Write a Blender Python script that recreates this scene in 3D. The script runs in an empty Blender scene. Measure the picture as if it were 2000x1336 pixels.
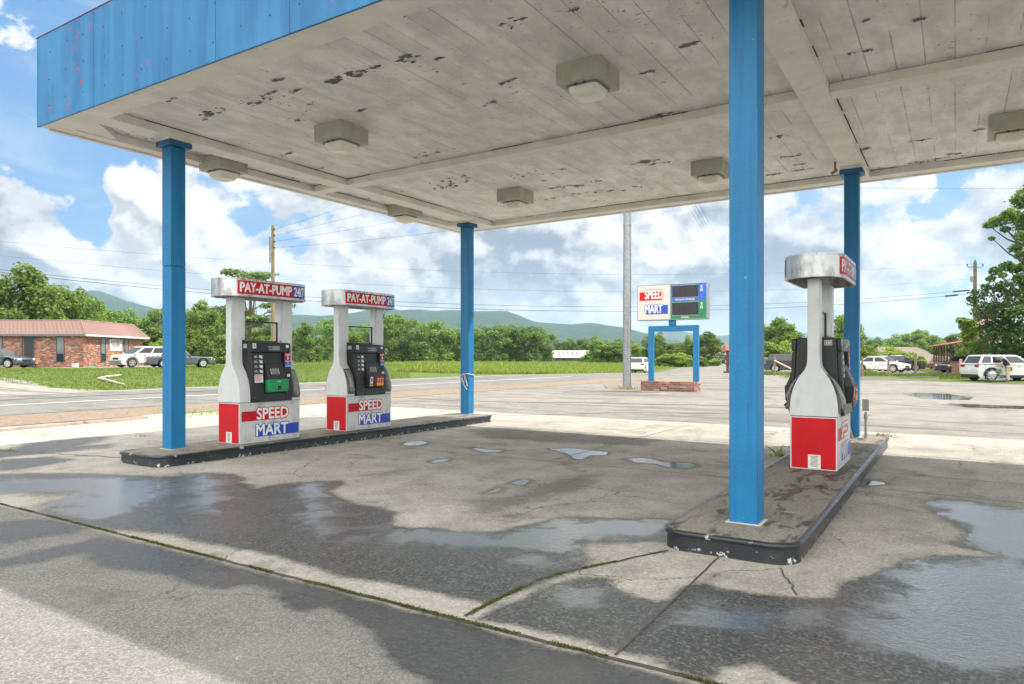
import bpy, bmesh, math, random
import numpy as np
from mathutils import Vector, Matrix, noise as mnoise
from mathutils.geometry import delaunay_2d_cdt
PI = math.pi
S = bpy.context.scene
COL = S.collection
random.seed(7)
# ---------------------------------------------------------------- camera
FPX, HV, CH, YAW = 1362.0, 697.0, 1.4, math.radians(32.5)
FX, FY = -math.sin(YAW), math.cos(YAW)
RX, RY = math.cos(YAW), math.sin(YAW)
cd = bpy.data.cameras.new('camera'); cam = bpy.data.objects.new('camera', cd); COL.objects.link(cam)
cd.sensor_width = 36; cd.lens = FPX/2000*36; cd.shift_y = .0145
cd.clip_start = .05; cd.clip_end = 20000
cam.location = (0, 0, CH); cam.rotation_euler = (PI/2, 0, YAW)
S.camera = cam
# ---------------------------------------------------------------- view, world, sun
S.view_settings.view_transform = 'Standard'; S.view_settings.look = 'None'
S.view_settings.exposure = 1.80; S.view_settings.gamma = 1
SUN = Vector((.49, .435, 1)).normalized()
SUN_EL = math.asin(SUN.z); SUN_AZ = math.atan2(SUN.x, SUN.y)
sl = bpy.data.lights.new('sun', 'SUN'); sl.energy = 2.0; sl.angle = math.radians(.6); sl.color = (1, .93, .81)
so = bpy.data.objects.new('sun', sl); COL.objects.link(so)
so.rotation_euler = (-SUN).to_track_quat('-Z', 'Y').to_euler(); so.location = (30, 30, 60)

class NT:
    "small helper to write node trees"
    def __init__(s, tree): s.t = tree; s.n = tree.nodes; s.l = tree.links
    def add(s, typ, ins=None, **kw):
        nd = s.n.new(typ)
        for k, v in kw.items(): setattr(nd, k, v)
        for k, v in (ins or {}).items(): s.put(nd.inputs[k], v)
        return nd
    def put(s, sock, v):
        if hasattr(v, 'is_linked') or isinstance(v, bpy.types.NodeSocket): s.l.new(v, sock)
        else:
            if isinstance(v, (tuple, list)) and len(v) == 3 and sock.type == 'RGBA': v = (*v, 1)
            sock.default_value = v
    def m(s, op, a, b=0.0, c=None, clamp=False):
        nd = s.n.new('ShaderNodeMath'); nd.operation = op; nd.use_clamp = clamp
        s.put(nd.inputs[0], a); s.put(nd.inputs[1], b)
        if c is not None: s.put(nd.inputs[2], c)
        return nd.outputs[0]
    def vm(s, op, a, b=(0, 0, 0), scale=None):
        nd = s.n.new('ShaderNodeVectorMath'); nd.operation = op
        s.put(nd.inputs[0], a)
        if op != 'SCALE': s.put(nd.inputs[1], b)
        else: nd.inputs['Scale'].default_value = scale
        return nd.outputs['Value'] if op in ('DISTANCE', 'DOT_PRODUCT', 'LENGTH') else nd.outputs[0]
    def ss(s, v, a, b, lo=0.0, hi=1.0, typ='SMOOTHSTEP'):
        nd = s.n.new('ShaderNodeMapRange'); nd.interpolation_type = typ; nd.clamp = True
        s.put(nd.inputs[0], v)
        for i, x in enumerate((a, b, lo, hi)): s.put(nd.inputs[i+1], x)
        return nd.outputs[0]
    def mix(s, f, a, b, blend='MIX'):
        nd = s.n.new('ShaderNodeMix'); nd.data_type = 'RGBA'; nd.blend_type = blend
        s.put(nd.inputs[0], f); s.put(nd.inputs[6], a); s.put(nd.inputs[7], b)
        return nd.outputs[2]
    def noise(s, vec, scale, detail=4, rough=.55, dist=0, out=0):
        nd = s.add('ShaderNodeTexNoise', {'Scale': scale, 'Detail': detail, 'Roughness': rough, 'Distortion': dist})
        if vec is not None: s.l.new(vec, nd.inputs['Vector'])
        return nd.outputs[out]
    def mapv(s, vec, scale=(1, 1, 1), loc=(0, 0, 0), rot=(0, 0, 0)):
        nd = s.add('ShaderNodeMapping'); nd.inputs['Scale'].default_value = scale
        nd.inputs['Location'].default_value = loc; nd.inputs['Rotation'].default_value = rot
        s.l.new(vec, nd.inputs['Vector']); return nd.outputs[0]

def pixdir(u, v): 
    d = Vector((FX, FY, 0)) + Vector((RX, RY, 0))*((u-1000)/FPX) + Vector((0, 0, 1))*((HV-v)/FPX)
    return d.normalized()

W = bpy.data.worlds.new('World'); S.world = W; W.use_nodes = True
w = NT(W.node_tree); w.n.clear()
SKY_STR = .12
sky = w.add('ShaderNodeTexSky', sky_type='NISHITA', sun_disc=False, sun_elevation=SUN_EL, sun_rotation=SUN_AZ, altitude=200, air_density=1.0, dust_density=.6, ozone_density=1.6)
tc = w.add('ShaderNodeTexCoord'); d0 = tc.outputs['Generated']
dirv = w.vm('NORMALIZE', d0)
sep = w.add('ShaderNodeSeparateXYZ'); w.l.new(dirv, sep.inputs[0]); dz = sep.outputs[2]
FAMP = .60
def field(vec, items):
    tot = None
    for (u, v, r, amp) in items:
        q = pixdir(u, v)
        t = w.ss(w.vm('DISTANCE', vec, tuple(q)), 0.0, r*1.25, amp*FAMP, 0.0)
        tot = t if tot is None else w.m('ADD', tot, t)
    return tot
# clouds are placed by where they hang in the sky (directions), their billows come from noise
TOWERS = [(300, 390, .055, .30), (255, 365, .035, .30), (215, 350, .03, .30), (330, 450, .07, .30), (270, 455, .06, .26), (215, 460, .05, .16), (345, 540, .08, .25), (180, 525, .05, .28), (235, 570, .05, .24), (280, 580, .05, .2), (20, 410, .05, .3), (40, 460, .06, .32), (90, 490, .05, .30), (130, 530, .05, .26), (40, 560, .08, .2),
          (400, 420, .06, .22), (430, 480, .06, .26), (480, 520, .06, .25), (560, 540, .06, .2), (720, 500, .05, .2), (640, 560, .05, .16), (850, 560, .08, .16), (1050, 480, .07, .2), (1130, 590, .06, .18), (1280, 470, .07, .2), (1410, 580, .06, .18), (1560, 470, .04, .24), (1600, 500, .05, .22), (1780, 490, .05, .22), (1850, 470, .05, .2), (1960, 420, .06, .2)]
GAPS = [(120, 290, .13, -.22), (260, 300, .10, -.20), (170, 440, .05, -.34), (235, 500, .035, -.30), (300, 520, .03, -.2), (60, 40, .20, -.30), (300, 20, .12, -.16), (480, 430, .04, -.30), (590, 470, .04, -.2), (700, 440, .05, -.10), (1600, 410, .06, -.20), (1750, 400, .07, -.18), (1500, 440, .04, -.14), (1840, 380, .06, -.08)]
SHEET = [(1100, 480, .50, .20), (600, 400, .16, .12), (1750, 540, .30, .18), (60, 360, .06, .16)]
def billow(vec):
    a = w.noise(w.mapv(vec, (5.2, 5.2, 7.2), (2.7, .4, 1.9)), 1.0, 2, .5, .1)
    vo = w.add('ShaderNodeTexVoronoi', {'Scale': 1.0, 'Detail': 1.0, 'Roughness': .55, 'Lacunarity': 2.2}, feature='F1', normalize=True)
    wv = w.vm('ADD', w.mapv(vec, (11, 11, 15), (.3, .9, 2)), w.vm('SCALE', w.noise(w.mapv(vec, (22, 22, 27)), 1.0, 2, .6, 0, 1), scale=.6))
    w.l.new(wv, vo.inputs['Vector'])
    d = w.noise(w.mapv(vec, (26, 26, 34), (1, 2, 0)), 1.0, 4, .62)
    return w.m('ADD', w.m('ADD', w.m('MULTIPLY', a, .70), w.m('MULTIPLY', w.m('SUBTRACT', .5, vo.outputs['Distance']), .50)), w.m('MULTIPLY', w.m('SUBTRACT', d, .5), .50))
sh = tuple(Vector((SUN.x*.75, SUN.y*.75, SUN.z*.75))*.028)
off = w.vm('ADD', dirv, sh)
T1 = field(dirv, TOWERS); T2 = field(off, TOWERS); gp = field(dirv, GAPS); st_ = field(dirv, SHEET)
b1 = billow(dirv); b2 = billow(off)
high = w.ss(dz, .25, .6, 0, .10)
base = w.m('ADD', w.m('ADD', w.m('ADD', b1, T1), w.m('ADD', gp, st_)), high)
alpha = w.ss(base, .405, .485)
lit = w.ss(w.m('ADD', w.m('SUBTRACT', b1, b2), w.m('MULTIPLY', w.m('SUBTRACT', T1, T2), .9)), -.11, .13, 0, 1, 'LINEAR')
big = w.noise(w.mapv(dirv, (4.5, 4.5, 11), (5, 2, 1)), 1.0, 4, .55, .3)
lit = w.m('ADD', w.m('MULTIPLY', lit, .95), w.ss(big, .38, .62, -.38, .40), clamp=True)
lit = w.m('MULTIPLY', lit, w.ss(w.m('SUBTRACT', st_, T1), .10, .22, 1, .72))
ccol = w.mix(lit, (.74, .90, 1.14), (2.58, 2.60, 2.62))
edge = w.ss(base, .44, .60)
ccol = w.mix(w.m('MULTIPLY', w.m('SUBTRACT', 1, edge), .45), ccol, (2.2, 2.3, 2.45))
skyc = w.mix(.65, w.vm('SCALE', sky.outputs[0], scale=.40), (.31, 1.0, 2.05))
wisp = w.ss(w.noise(w.mapv(dirv, (6, 6, 16), (1, 7, 0)), 1.0, 8, .64, .8), .45, .75, 0, .50)
skyc = w.mix(wisp, skyc, (1.5, 1.8, 2.2))
fin = w.mix(alpha, skyc, ccol)
fin = w.mix(w.ss(dz, -.02, .10, .40, 0.0), fin, (1.85, 2.02, 2.25))
back = w.ss(w.vm('DOT_PRODUCT', dirv, (-FX, -FY, 0)), -.15, .55, 0, 3.0)      # added fill: unseen sky overhead and behind the camera brightened for the canopy shade
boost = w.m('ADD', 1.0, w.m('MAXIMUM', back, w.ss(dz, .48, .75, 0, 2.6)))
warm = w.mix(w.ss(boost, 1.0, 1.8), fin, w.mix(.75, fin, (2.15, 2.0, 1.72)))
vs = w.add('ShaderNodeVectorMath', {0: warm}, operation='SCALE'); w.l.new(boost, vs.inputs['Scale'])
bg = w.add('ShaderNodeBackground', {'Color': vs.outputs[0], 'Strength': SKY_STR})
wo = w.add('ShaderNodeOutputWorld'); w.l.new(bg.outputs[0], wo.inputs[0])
W.cycles.sampling_method = 'MANUAL'; W.cycles.sample_map_resolution = 512
S.cycles.max_bounces = 6; S.cycles.diffuse_bounces = 4; S.cycles.glossy_bounces = 3
S.cycles.transmission_bounces = 4; S.cycles.transparent_max_bounces = 8; S.cycles.volume_bounces = 0
S.cycles.use_denoising = True
# ---------------------------------------------------------------- helpers
def G(u, v, z=0.0):
    d = FPX*(CH-z)/(v-HV); l = (u-1000)/FPX*d
    return Vector((FX*d+RX*l, FY*d+RY*l, z))
def at(u, d, z=0.0):
    l = (u-1000)/FPX*d
    return Vector((FX*d+RX*l, FY*d+RY*l, z))
def zv(v, d): return CH-(v-HV)*d/FPX
def sst(x, a, b):
    t = min(1, max(0, (x-a)/(b-a))); return t*t*(3-2*t)
def H(x, y):
    "height of the land"
    dl = x*RX+y*RY; dd = x*FX+y*FY
    rise = .55*sst(-x, 32, 52)*sst(dd, 20, 45)
    rise *= 1-sst(dd, 80, 130)
    dip = -.24*math.exp(-(((x-3)/13)**2+((y-46)/10)**2))
    dip2 = -.38*math.exp(-(((x+30)/12)**2+((y-76)/14)**2))
    return rise+dip+dip2
def tag(o, label=None, cat=None, group=None, kind=None):
    for k, v in (('label', label), ('category', cat), ('group', group), ('kind', kind)):
        if v: o[k] = v
    return o
def link(name, me, parent=None, mat=None):
    o = bpy.data.objects.new(name, me); COL.objects.link(o)
    if parent: o.parent = parent
    if mat and me is not None and len(me.materials) == 0: me.materials.append(mat)
    return o
def thing(name, label, cat, loc=(0, 0, 0), rz=0, group=None, scale=1):
    o = bpy.data.objects.new(name, None); COL.objects.link(o); o.location = loc; o.rotation_euler = (0, 0, rz)
    o.scale = (scale,)*3 if not isinstance(scale, tuple) else scale
    o.empty_display_size = .2
    return tag(o, label, cat, group)
def dup(root, loc, rz, label, group=None, scale=None):
    r = root.copy(); COL.objects.link(r); r.location = loc; r.rotation_euler = (0, 0, rz); r['label'] = label
    if group: r['group'] = group
    if scale: r.scale = scale if isinstance(scale, tuple) else (scale,)*3
    for ch in list(root.children):
        c = ch.copy(); COL.objects.link(c); c.parent = r
        for g in list(ch.children):
            k = g.copy(); COL.objects.link(k); k.parent = c
    return r

class MB:
    "collects shapes into one mesh"
    def __init__(s): s.bm = bmesh.new()
    def poly(s, pts):
        vs = [s.bm.verts.new(p) for p in pts]
        try: return s.bm.faces.new(vs)
        except ValueError: return None
    def box(s, a, b, M=None):
        (x0, y0, z0), (x1, y1, z1) = a, b
        P = [(x0, y0, z0), (x1, y0, z0), (x1, y1, z0), (x0, y1, z0), (x0, y0, z1), (x1, y0, z1), (x1, y1, z1), (x0, y1, z1)]
        if M is not None: P = [M @ Vector(p) for p in P]
        v = [s.bm.verts.new(p) for p in P]
        for f in ((0, 3, 2, 1), (4, 5, 6, 7), (0, 1, 5, 4), (1, 2, 6, 5), (2, 3, 7, 6), (3, 0, 4, 7)): s.bm.faces.new([v[i] for i in f])
        return s
    def prism(s, poly, axis, a, b, fn=None):
        "extrude a 2d polygon along axis: poly coords are the other two axes in order"
        def mk(p, t):
            q = {'x': (t, p[0], p[1]), 'y': (p[0], t, p[1]), 'z': (p[0], p[1], t)}[axis]
            return fn(Vector(q)) if fn else Vector(q)
        A = [s.bm.verts.new(mk(p, a)) for p in poly]; B = [s.bm.verts.new(mk(p, b)) for p in poly]
        n = len(poly)
        for i in range(n):
            s.bm.faces.new((A[i], A[(i+1) % n], B[(i+1) % n], B[i]))
        s.bm.faces.new(list(reversed(A))); s.bm.faces.new(B)
        return s
    def tube(s, pts, r, seg=8, caps=True):
        pts = [Vector(p) for p in pts]; rr = r if isinstance(r, (list, tuple)) else [r]*len(pts)
        rings = []; up = Vector((0, 0, 1))
        for i, p in enumerate(pts):
            t = (pts[min(i+1, len(pts)-1)]-pts[max(i-1, 0)]).normalized()
            ref = up if abs(t.z) < .95 else Vector((1, 0, 0))
            a = t.cross(ref).normalized(); b = t.cross(a).normalized()
            rings.append([s.bm.verts.new(p+(a*math.cos(2*PI*k/seg)+b*math.sin(2*PI*k/seg))*rr[i]) for k in range(seg)])
        for A, B in zip(rings, rings[1:]):
            for k in range(seg): s.bm.faces.new((A[k], A[(k+1) % seg], B[(k+1) % seg], B[k]))
        if caps: s.bm.faces.new(rings[0]); s.bm.faces.new(list(reversed(rings[-1])))
        return s
    def loft(s, rings, caps=True):
        R = [[s.bm.verts.new(p) for p in r] for r in rings]
        n = len(R[0])
        for A, B in zip(R, R[1:]):
            for k in range(n): s.bm.faces.new((A[k], A[(k+1) % n], B[(k+1) % n], B[k]))
        if caps: s.bm.faces.new(list(reversed(R[0]))); s.bm.faces.new(R[-1])
        return s
    def cyl(s, c, r, h, axis='z', seg=20):
        c = Vector(c); d = {'x': Vector((1, 0, 0)), 'y': Vector((0, 1, 0)), 'z': Vector((0, 0, 1))}[axis]
        return s.tube([c-d*h/2, c+d*h/2], r, seg)
    def mesh(s, name, fix=True, smooth=None):
        if fix: bmesh.ops.recalc_face_normals(s.bm, faces=s.bm.faces)
        me = bpy.data.meshes.new(name); s.bm.to_mesh(me); s.bm.free()
        if smooth is not None:
            me.polygons.foreach_set('use_smooth', [True]*len(me.polygons))
            try: me.set_sharp_from_angle(angle=math.radians(smooth))
            except Exception: pass
        return me
    def build(s, name, mat, parent=None, bevel=0, smooth=None, seg=2, angle=35):
        o = link(name, s.mesh(name, True, smooth if smooth is not None else (angle if bevel else None)), parent, mat)
        if bevel:
            m = o.modifiers.new('bevel', 'BEVEL'); m.width = bevel; m.segments = seg; m.limit_method = 'ANGLE'; m.angle_limit = math.radians(angle)
            m.harden_normals = False
        return o

# ---------------------------------------------------------------- materials
def pmat(name):
    m = bpy.data.materials.new(name); m.use_nodes = True
    t = NT(m.node_tree); b = t.n['Principled BSDF']
    return m, t, b
def plain(name, col, rough=.5, metal=0, var=.12, vscale=6, bump=0, bscale=80, spec=.5, dirt=None, dscale=3, dth=(.5, .7), alpha=1, trans=0, obj=True, coat=0):
    m, t, b = pmat(name)
    co = t.add('ShaderNodeTexCoord').outputs['Object' if obj else 'Generated']
    nz = t.noise(co, vscale, 6, .6)
    c = t.mix(t.ss(nz, .25, .75), tuple(x*(1-var) for x in col), tuple(min(1, x*(1+var)) for x in col))
    if dirt:
        dn = t.noise(t.mapv(co, (1, 1, .35)), dscale, 7, .65)
        c = t.mix(t.ss(dn, dth[0], dth[1], 0, .8), c, dirt)
    t.put(b.inputs['Base Color'], c)
    t.put(b.inputs['Roughness'], t.ss(nz, .2, .8, max(.02, rough-.06), min(1, rough+.08)))
    b.inputs['Metallic'].default_value = metal; b.inputs['Specular IOR Level'].default_value = spec
    if trans: b.inputs['Transmission Weight'].default_value = trans
    if coat: b.inputs['Coat Weight'].default_value = coat; b.inputs['Coat Roughness'].default_value = .08
    if alpha < 1: b.inputs['Alpha'].default_value = alpha
    if bump:
        bn = t.add('ShaderNodeBump', {'Strength': bump, 'Distance': .01, 'Height': t.noise(co, bscale, 5, .6)})
        t.l.new(bn.outputs[0], b.inputs['Normal'])
    return m
M = {}
BLUE = (.011, .165, .37)
M['blue'] = plain('blue_paint', BLUE, .42, spec=.35, var=.10, vscale=2.5, bump=.25, bscale=45, dirt=(.02, .13, .30), dscale=5, dth=(.62, .8))
M['blue_dark'] = plain('dark_blue_paint', (.012, .10, .26), .4, bump=.2)
M['white_metal'] = plain('white_painted_metal', (.64, .65, .66), .38, var=.06, bump=.08, dirt=(.36, .35, .33), dscale=9, dth=(.56, .85))
M['brushed'] = plain('weathered_aluminium', (.60, .60, .60), .33, .70, var=.12, vscale=5, dirt=(.19, .19, .19), dscale=9, dth=(.46, .68), bump=.1)
M['red'] = plain('red_vinyl', (.55, .008, .016), .4, spec=.22, var=.10, vscale=3, dirt=(.30, .012, .02), dscale=4)
M['sblue'] = plain('blue_vinyl', (.015, .06, .42), .35, var=.08)
M['white'] = plain('white_vinyl', (.78, .78, .78), .4, var=.04)
M['black'] = plain('black_plastic', (.012, .013, .014), .34, var=.25, bump=.15, bscale=200)
M['charcoal'] = plain('charcoal_plastic', (.03, .031, .034), .45, var=.15)
M['olive'] = plain('grey_green_plastic', (.10, .11, .09), .45, var=.1)
M['green'] = plain('green_plastic', (.01, .28, .09), .35, var=.06)
M['yellow'] = plain('yellow_vinyl', (.7, .5, .03), .4)
M['paper'] = plain('white_paper', (.72, .71, .70), .7, var=.04)
M['ink'] = plain('dark_ink', (.03, .03, .035), .6)
M['lcd'] = plain('grey_display', (.22, .24, .23), .12, var=.06)
M['steel'] = plain('galvanized_steel', (.29, .305, .32), .45, .55, var=.18, vscale=8, bump=.1)
M['pipe'] = plain('grey_conduit', (.28, .27, .25), .5, .3, var=.2, vscale=10)
M['lens'] = plain('yellowed_lens', (.78, .76, .68), .18, var=.10, vscale=4)
M['fixt'] = plain('grey_fixture_paint', (.43, .42, .375), .55, var=.10, vscale=7, dirt=(.24, .23, .20), dscale=6, dth=(.5, .8))
M['fixtd'] = plain('dark_fixture_frame', (.20, .19, .165), .5)
M['trimw'] = plain('dirty_white_trim', (.72, .70, .66), .6, var=.10, vscale=3, bump=.4, bscale=25, dirt=(.30, .28, .25), dscale=7, dth=(.60, .78))
M['bag'] = plain('grey_plastic_bag', (.22, .22, .22), .2, var=.4, vscale=30, bump=.8, bscale=40)
M['rope'] = plain('grey_rope', (.55, .55, .55), .8)
M['wood'] = plain('weathered_wood', (.20, .155, .11), .8, var=.3, vscale=9, bump=.4, bscale=30)
M['lwood'] = plain('pale_wood', (.50, .40, .27), .75, var=.2, vscale=9)
M['polewood'] = plain('pole_wood', (.19, .155, .09), .85, var=.25, vscale=5, bump=.4, bscale=20)
M['glass'] = plain('dark_glass', (.025, .03, .035), .06, var=.2, spec=.8)
M['tyre'] = plain('tyre_rubber', (.02, .02, .02), .8)
M['rim'] = plain('alloy_rim', (.55, .55, .56), .3, .6)
M['headlamp'] = plain('headlamp_glass', (.6, .62, .63), .1)
M['taillamp'] = plain('taillamp_red', (.25, .008, .012), .15)
M['wire'] = plain('cable_black', (.02, .02, .022), .6)
M['redroof'] = plain('red_metal_roof', (.42, .12, .085), .45, var=.12)
M['brownpost'] = plain('brown_stain', (.09, .035, .025), .6)
M['terracotta'] = plain('terracotta', (.50, .22, .12), .75)
M['palestone'] = plain('pale_concrete_block', (.5, .48, .44), .85)
M['teal'] = plain('teal_plastic', (.05, .45, .33), .4)
M['dgreen'] = plain('dark_green_sign', (.006, .20, .07), .3)
M['signblue'] = plain('sign_blue', (.02, .12, .52), .3)
M['cream'] = plain('cream_sign_face', (.62, .58, .53), .35, var=.04)
M['led'] = plain('black_price_display', (.012, .013, .016), .3)
M['asphaltroof'] = plain('brown_shingles', (.15, .12, .10), .9, var=.25, vscale=14, bump=.4)
M['skin'] = plain('skin', (.50, .30, .22), .55)
M['navy'] = plain('navy_cloth', (.012, .016, .028), .85)
M['khaki'] = plain('khaki_cloth', (.46, .37, .25), .85)
M['hair'] = plain('greying_hair', (.34, .27, .22), .7)
M['shoe'] = plain('dark_shoes', (.05, .04, .035), .6)
M['wood_log'] = plain('grey_log', (.33, .30, .26), .85, var=.3)

def car_paint(name, col): return plain(name, col, .30, 0, var=.015, vscale=1, coat=.8)

def brick_mat(name, sc=1.0, ax=(1, 1, 0), c1=(.36, .12, .065), c2=(.10, .05, .04), pale=(.50, .32, .24), grime=None):
    m, t, b = pmat(name)
    co = t.add('ShaderNodeTexCoord').outputs['Object']
    g = t.add('ShaderNodeSeparateXYZ'); t.l.new(co, g.inputs[0])
    h = t.vm('DOT_PRODUCT', co, ax)
    cmb = t.add('ShaderNodeCombineXYZ', {'X': h, 'Y': g.outputs[2]})
    br = t.add('ShaderNodeTexBrick', {'Scale': 1.0/sc, 'Color1': (0, 0, 0, 1), 'Color2': (1, 1, 1, 1), 'Mortar': (.5, .5, .5, 1), 'Mortar Size': .008, 'Brick Width': .23, 'Row Height': .078, 'Mortar Smooth': .2})
    t.l.new(cmb.outputs[0], br.inputs['Vector'])
    rnd = t.add('ShaderNodeRGBToBW', {'Color': br.outputs['Color']}).outputs[0]
    cr = t.add('ShaderNodeValToRGB', {'Fac': rnd}); e = cr.color_ramp.elements; cr.color_ramp.interpolation = 'CONSTANT'
    e[0].position = 0; e[0].color = (*c2, 1); e[1].position = .22; e[1].color = (*c1, 1)
    x = e.new(.45); x.color = (c1[0]*.75, c1[1]*.7, c1[2]*.7, 1)
    x = e.new(.62); x.color = (c1[0]*1.25, c1[1]*1.35, c1[2]*1.3, 1)
    x = e.new(.82); x.color = (*pale, 1); x = e.new(.9); x.color = (*c2, 1)
    c = t.mix(br.outputs['Fac'], cr.outputs[0], (.30, .25, .21))
    nz = t.noise(co, 3, 5)
    c = t.mix(t.ss(nz, .3, .8, 0, .35), c, (.2, .13, .10))
    if grime: c = t.mix(t.ss(t.noise(co, 7, 6, .7), .5, .7, 0, .7), c, grime)
    t.put(b.inputs['Base Color'], c); b.inputs['Roughness'].default_value = .85
    bn = t.add('ShaderNodeBump', {'Strength': .5, 'Distance': .01, 'Height': t.m('SUBTRACT', 1, br.outputs['Fac'])})
    t.l.new(bn.outputs[0], b.inputs['Normal'])
    return m
M['brick'] = brick_mat('red_brick')
M['brick_old'] = brick_mat('weathered_brick', c1=(.30, .11, .07), c2=(.12, .06, .05), pale=(.42, .25, .18), grime=(.13, .11, .08))

def fascia_mat():
    m, t, b = pmat('chalky_blue_fascia')
    co = t.add('ShaderNodeTexCoord').outputs['Object']
    st = t.noise(t.mapv(co, (3.5, 3.5, .25)), 1.5, 6, .6)
    c = t.mix(t.ss(st, .3, .7), (.007, .115, .30), (.018, .18, .40))
    bl = t.noise(co, 1.1, 5, .6)
    c = t.mix(t.ss(bl, .45, .75, 0, .6), c, (.035, .225, .46))
    chip = t.noise(t.mapv(co, (1, 1, .8)), 9, 5, .65)
    reg = t.noise(co, 1.3, 2, .5)
    k = t.m('MULTIPLY', t.ss(chip, .635, .65), t.ss(reg, .50, .56))
    fd = t.noise(t.mapv(co, (9, 9, .5)), 1.0, 6, .65)
    c = t.mix(t.ss(fd, .55, .78, 0, .18), c, (.008, .085, .23))
    c = t.mix(k, c, (.40, .03, .10))
    t.put(b.inputs['Base Color'], c); b.inputs['Roughness'].default_value = .55
    bn = t.add('ShaderNodeBump', {'Strength': .12, 'Distance': .02, 'Height': bl}); t.l.new(bn.outputs[0], b.inputs['Normal'])
    return m
M['fascia'] = fascia_mat()

def soffit_mat():
    m, t, b = pmat('peeling_white_boards')
    co = t.add('ShaderNodeTexCoord').outputs['Object']
    g = t.add('ShaderNodeSeparateXYZ'); t.l.new(co, g.inputs[0])
    ww = t.noise(t.mapv(co, (.6, .15, 1)), 1, 2)
    xx = t.m('ADD', g.outputs[0], t.m('MULTIPLY', ww, .02))
    board = t.m('FLOOR', t.m('DIVIDE', xx, .26))
    fr = t.m('FRACT', t.m('DIVIDE', xx, .26))
    ed = t.m('ABSOLUTE', t.m('SUBTRACT', fr, .5))
    wn = t.noise(t.mapv(co, (3.3, .8, 1)), 1, 5, .7)
    seam = t.m('MULTIPLY', t.ss(ed, .470, .492), t.ss(wn, .42, .60))
    big = t.noise(co, .9, 6, .62)
    mid = t.noise(t.mapv(co, (1.6, .8, 1), (3, 1, 0)), 2.4, 7, .65)
    c = t.mix(t.ss(mid, .3, .72), (.58, .57, .545), (.83, .822, .795))
    c = t.mix(t.ss(big, .5, .75, 0, .38), c, (.46, .445, .415))
    rb = t.add('ShaderNodeTexWhiteNoise', {'W': board}, noise_dimensions='1D').outputs[0]
    c = t.mix(t.m('MULTIPLY', rb, .16), c, (.52, .50, .46))
    # peeled spots: ragged, elongated across the boards, in clusters
    pn = t.noise(t.mapv(co, (1.15, 2.6, 1)), 5.2, 8, .72, .35)
    reg = t.noise(t.mapv(co, (1, 1, 1), (7, 3, 0)), .75, 3, .6)
    th = t.ss(reg, .36, .66, .76, .615)
    peel = t.ss(t.m('SUBTRACT', pn, th), 0.0, .014)
    halo = t.ss(t.m('SUBTRACT', pn, th), -.05, .0)
    c = t.mix(t.m('MULTIPLY', halo, .35), c, (.80, .79, .76))
    pc = t.mix(t.noise(co, 40, 3), (.10, .10, .09), (.22, .215, .20))
    c = t.mix(peel, c, pc)
    sp = t.ss(t.noise(co, 15, 6, .68), .635, .655)
    c = t.mix(t.m('MULTIPLY', sp, t.ss(reg, .38, .52)), c, (.13, .125, .11))
    rs = t.m('MULTIPLY', t.ss(t.noise(t.mapv(co, (1, .5, 1), (4, 8, 0)), 2.2, 6, .7), .60, .78, 0, .4), t.ss(mid, .4, .6))
    c = t.mix(rs, c, (.36, .29, .21))
    c = t.mix(t.m('MULTIPLY', seam, .52), c, (.13, .12, .10))
    t.put(b.inputs['Base Color'], c); b.inputs['Roughness'].default_value = .6
    hgt = t.m('SUBTRACT', t.m('ADD', t.m('MULTIPLY', mid, .5), t.m('MULTIPLY', halo, .25)), t.m('ADD', t.m('MULTIPLY', peel, .6), seam))
    bn = t.add('ShaderNodeBump', {'Strength': .55, 'Distance': .012, 'Height': hgt}); t.l.new(bn.outputs[0], b.inputs['Normal'])
    return m
M['soffit'] = soffit_mat()

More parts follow.
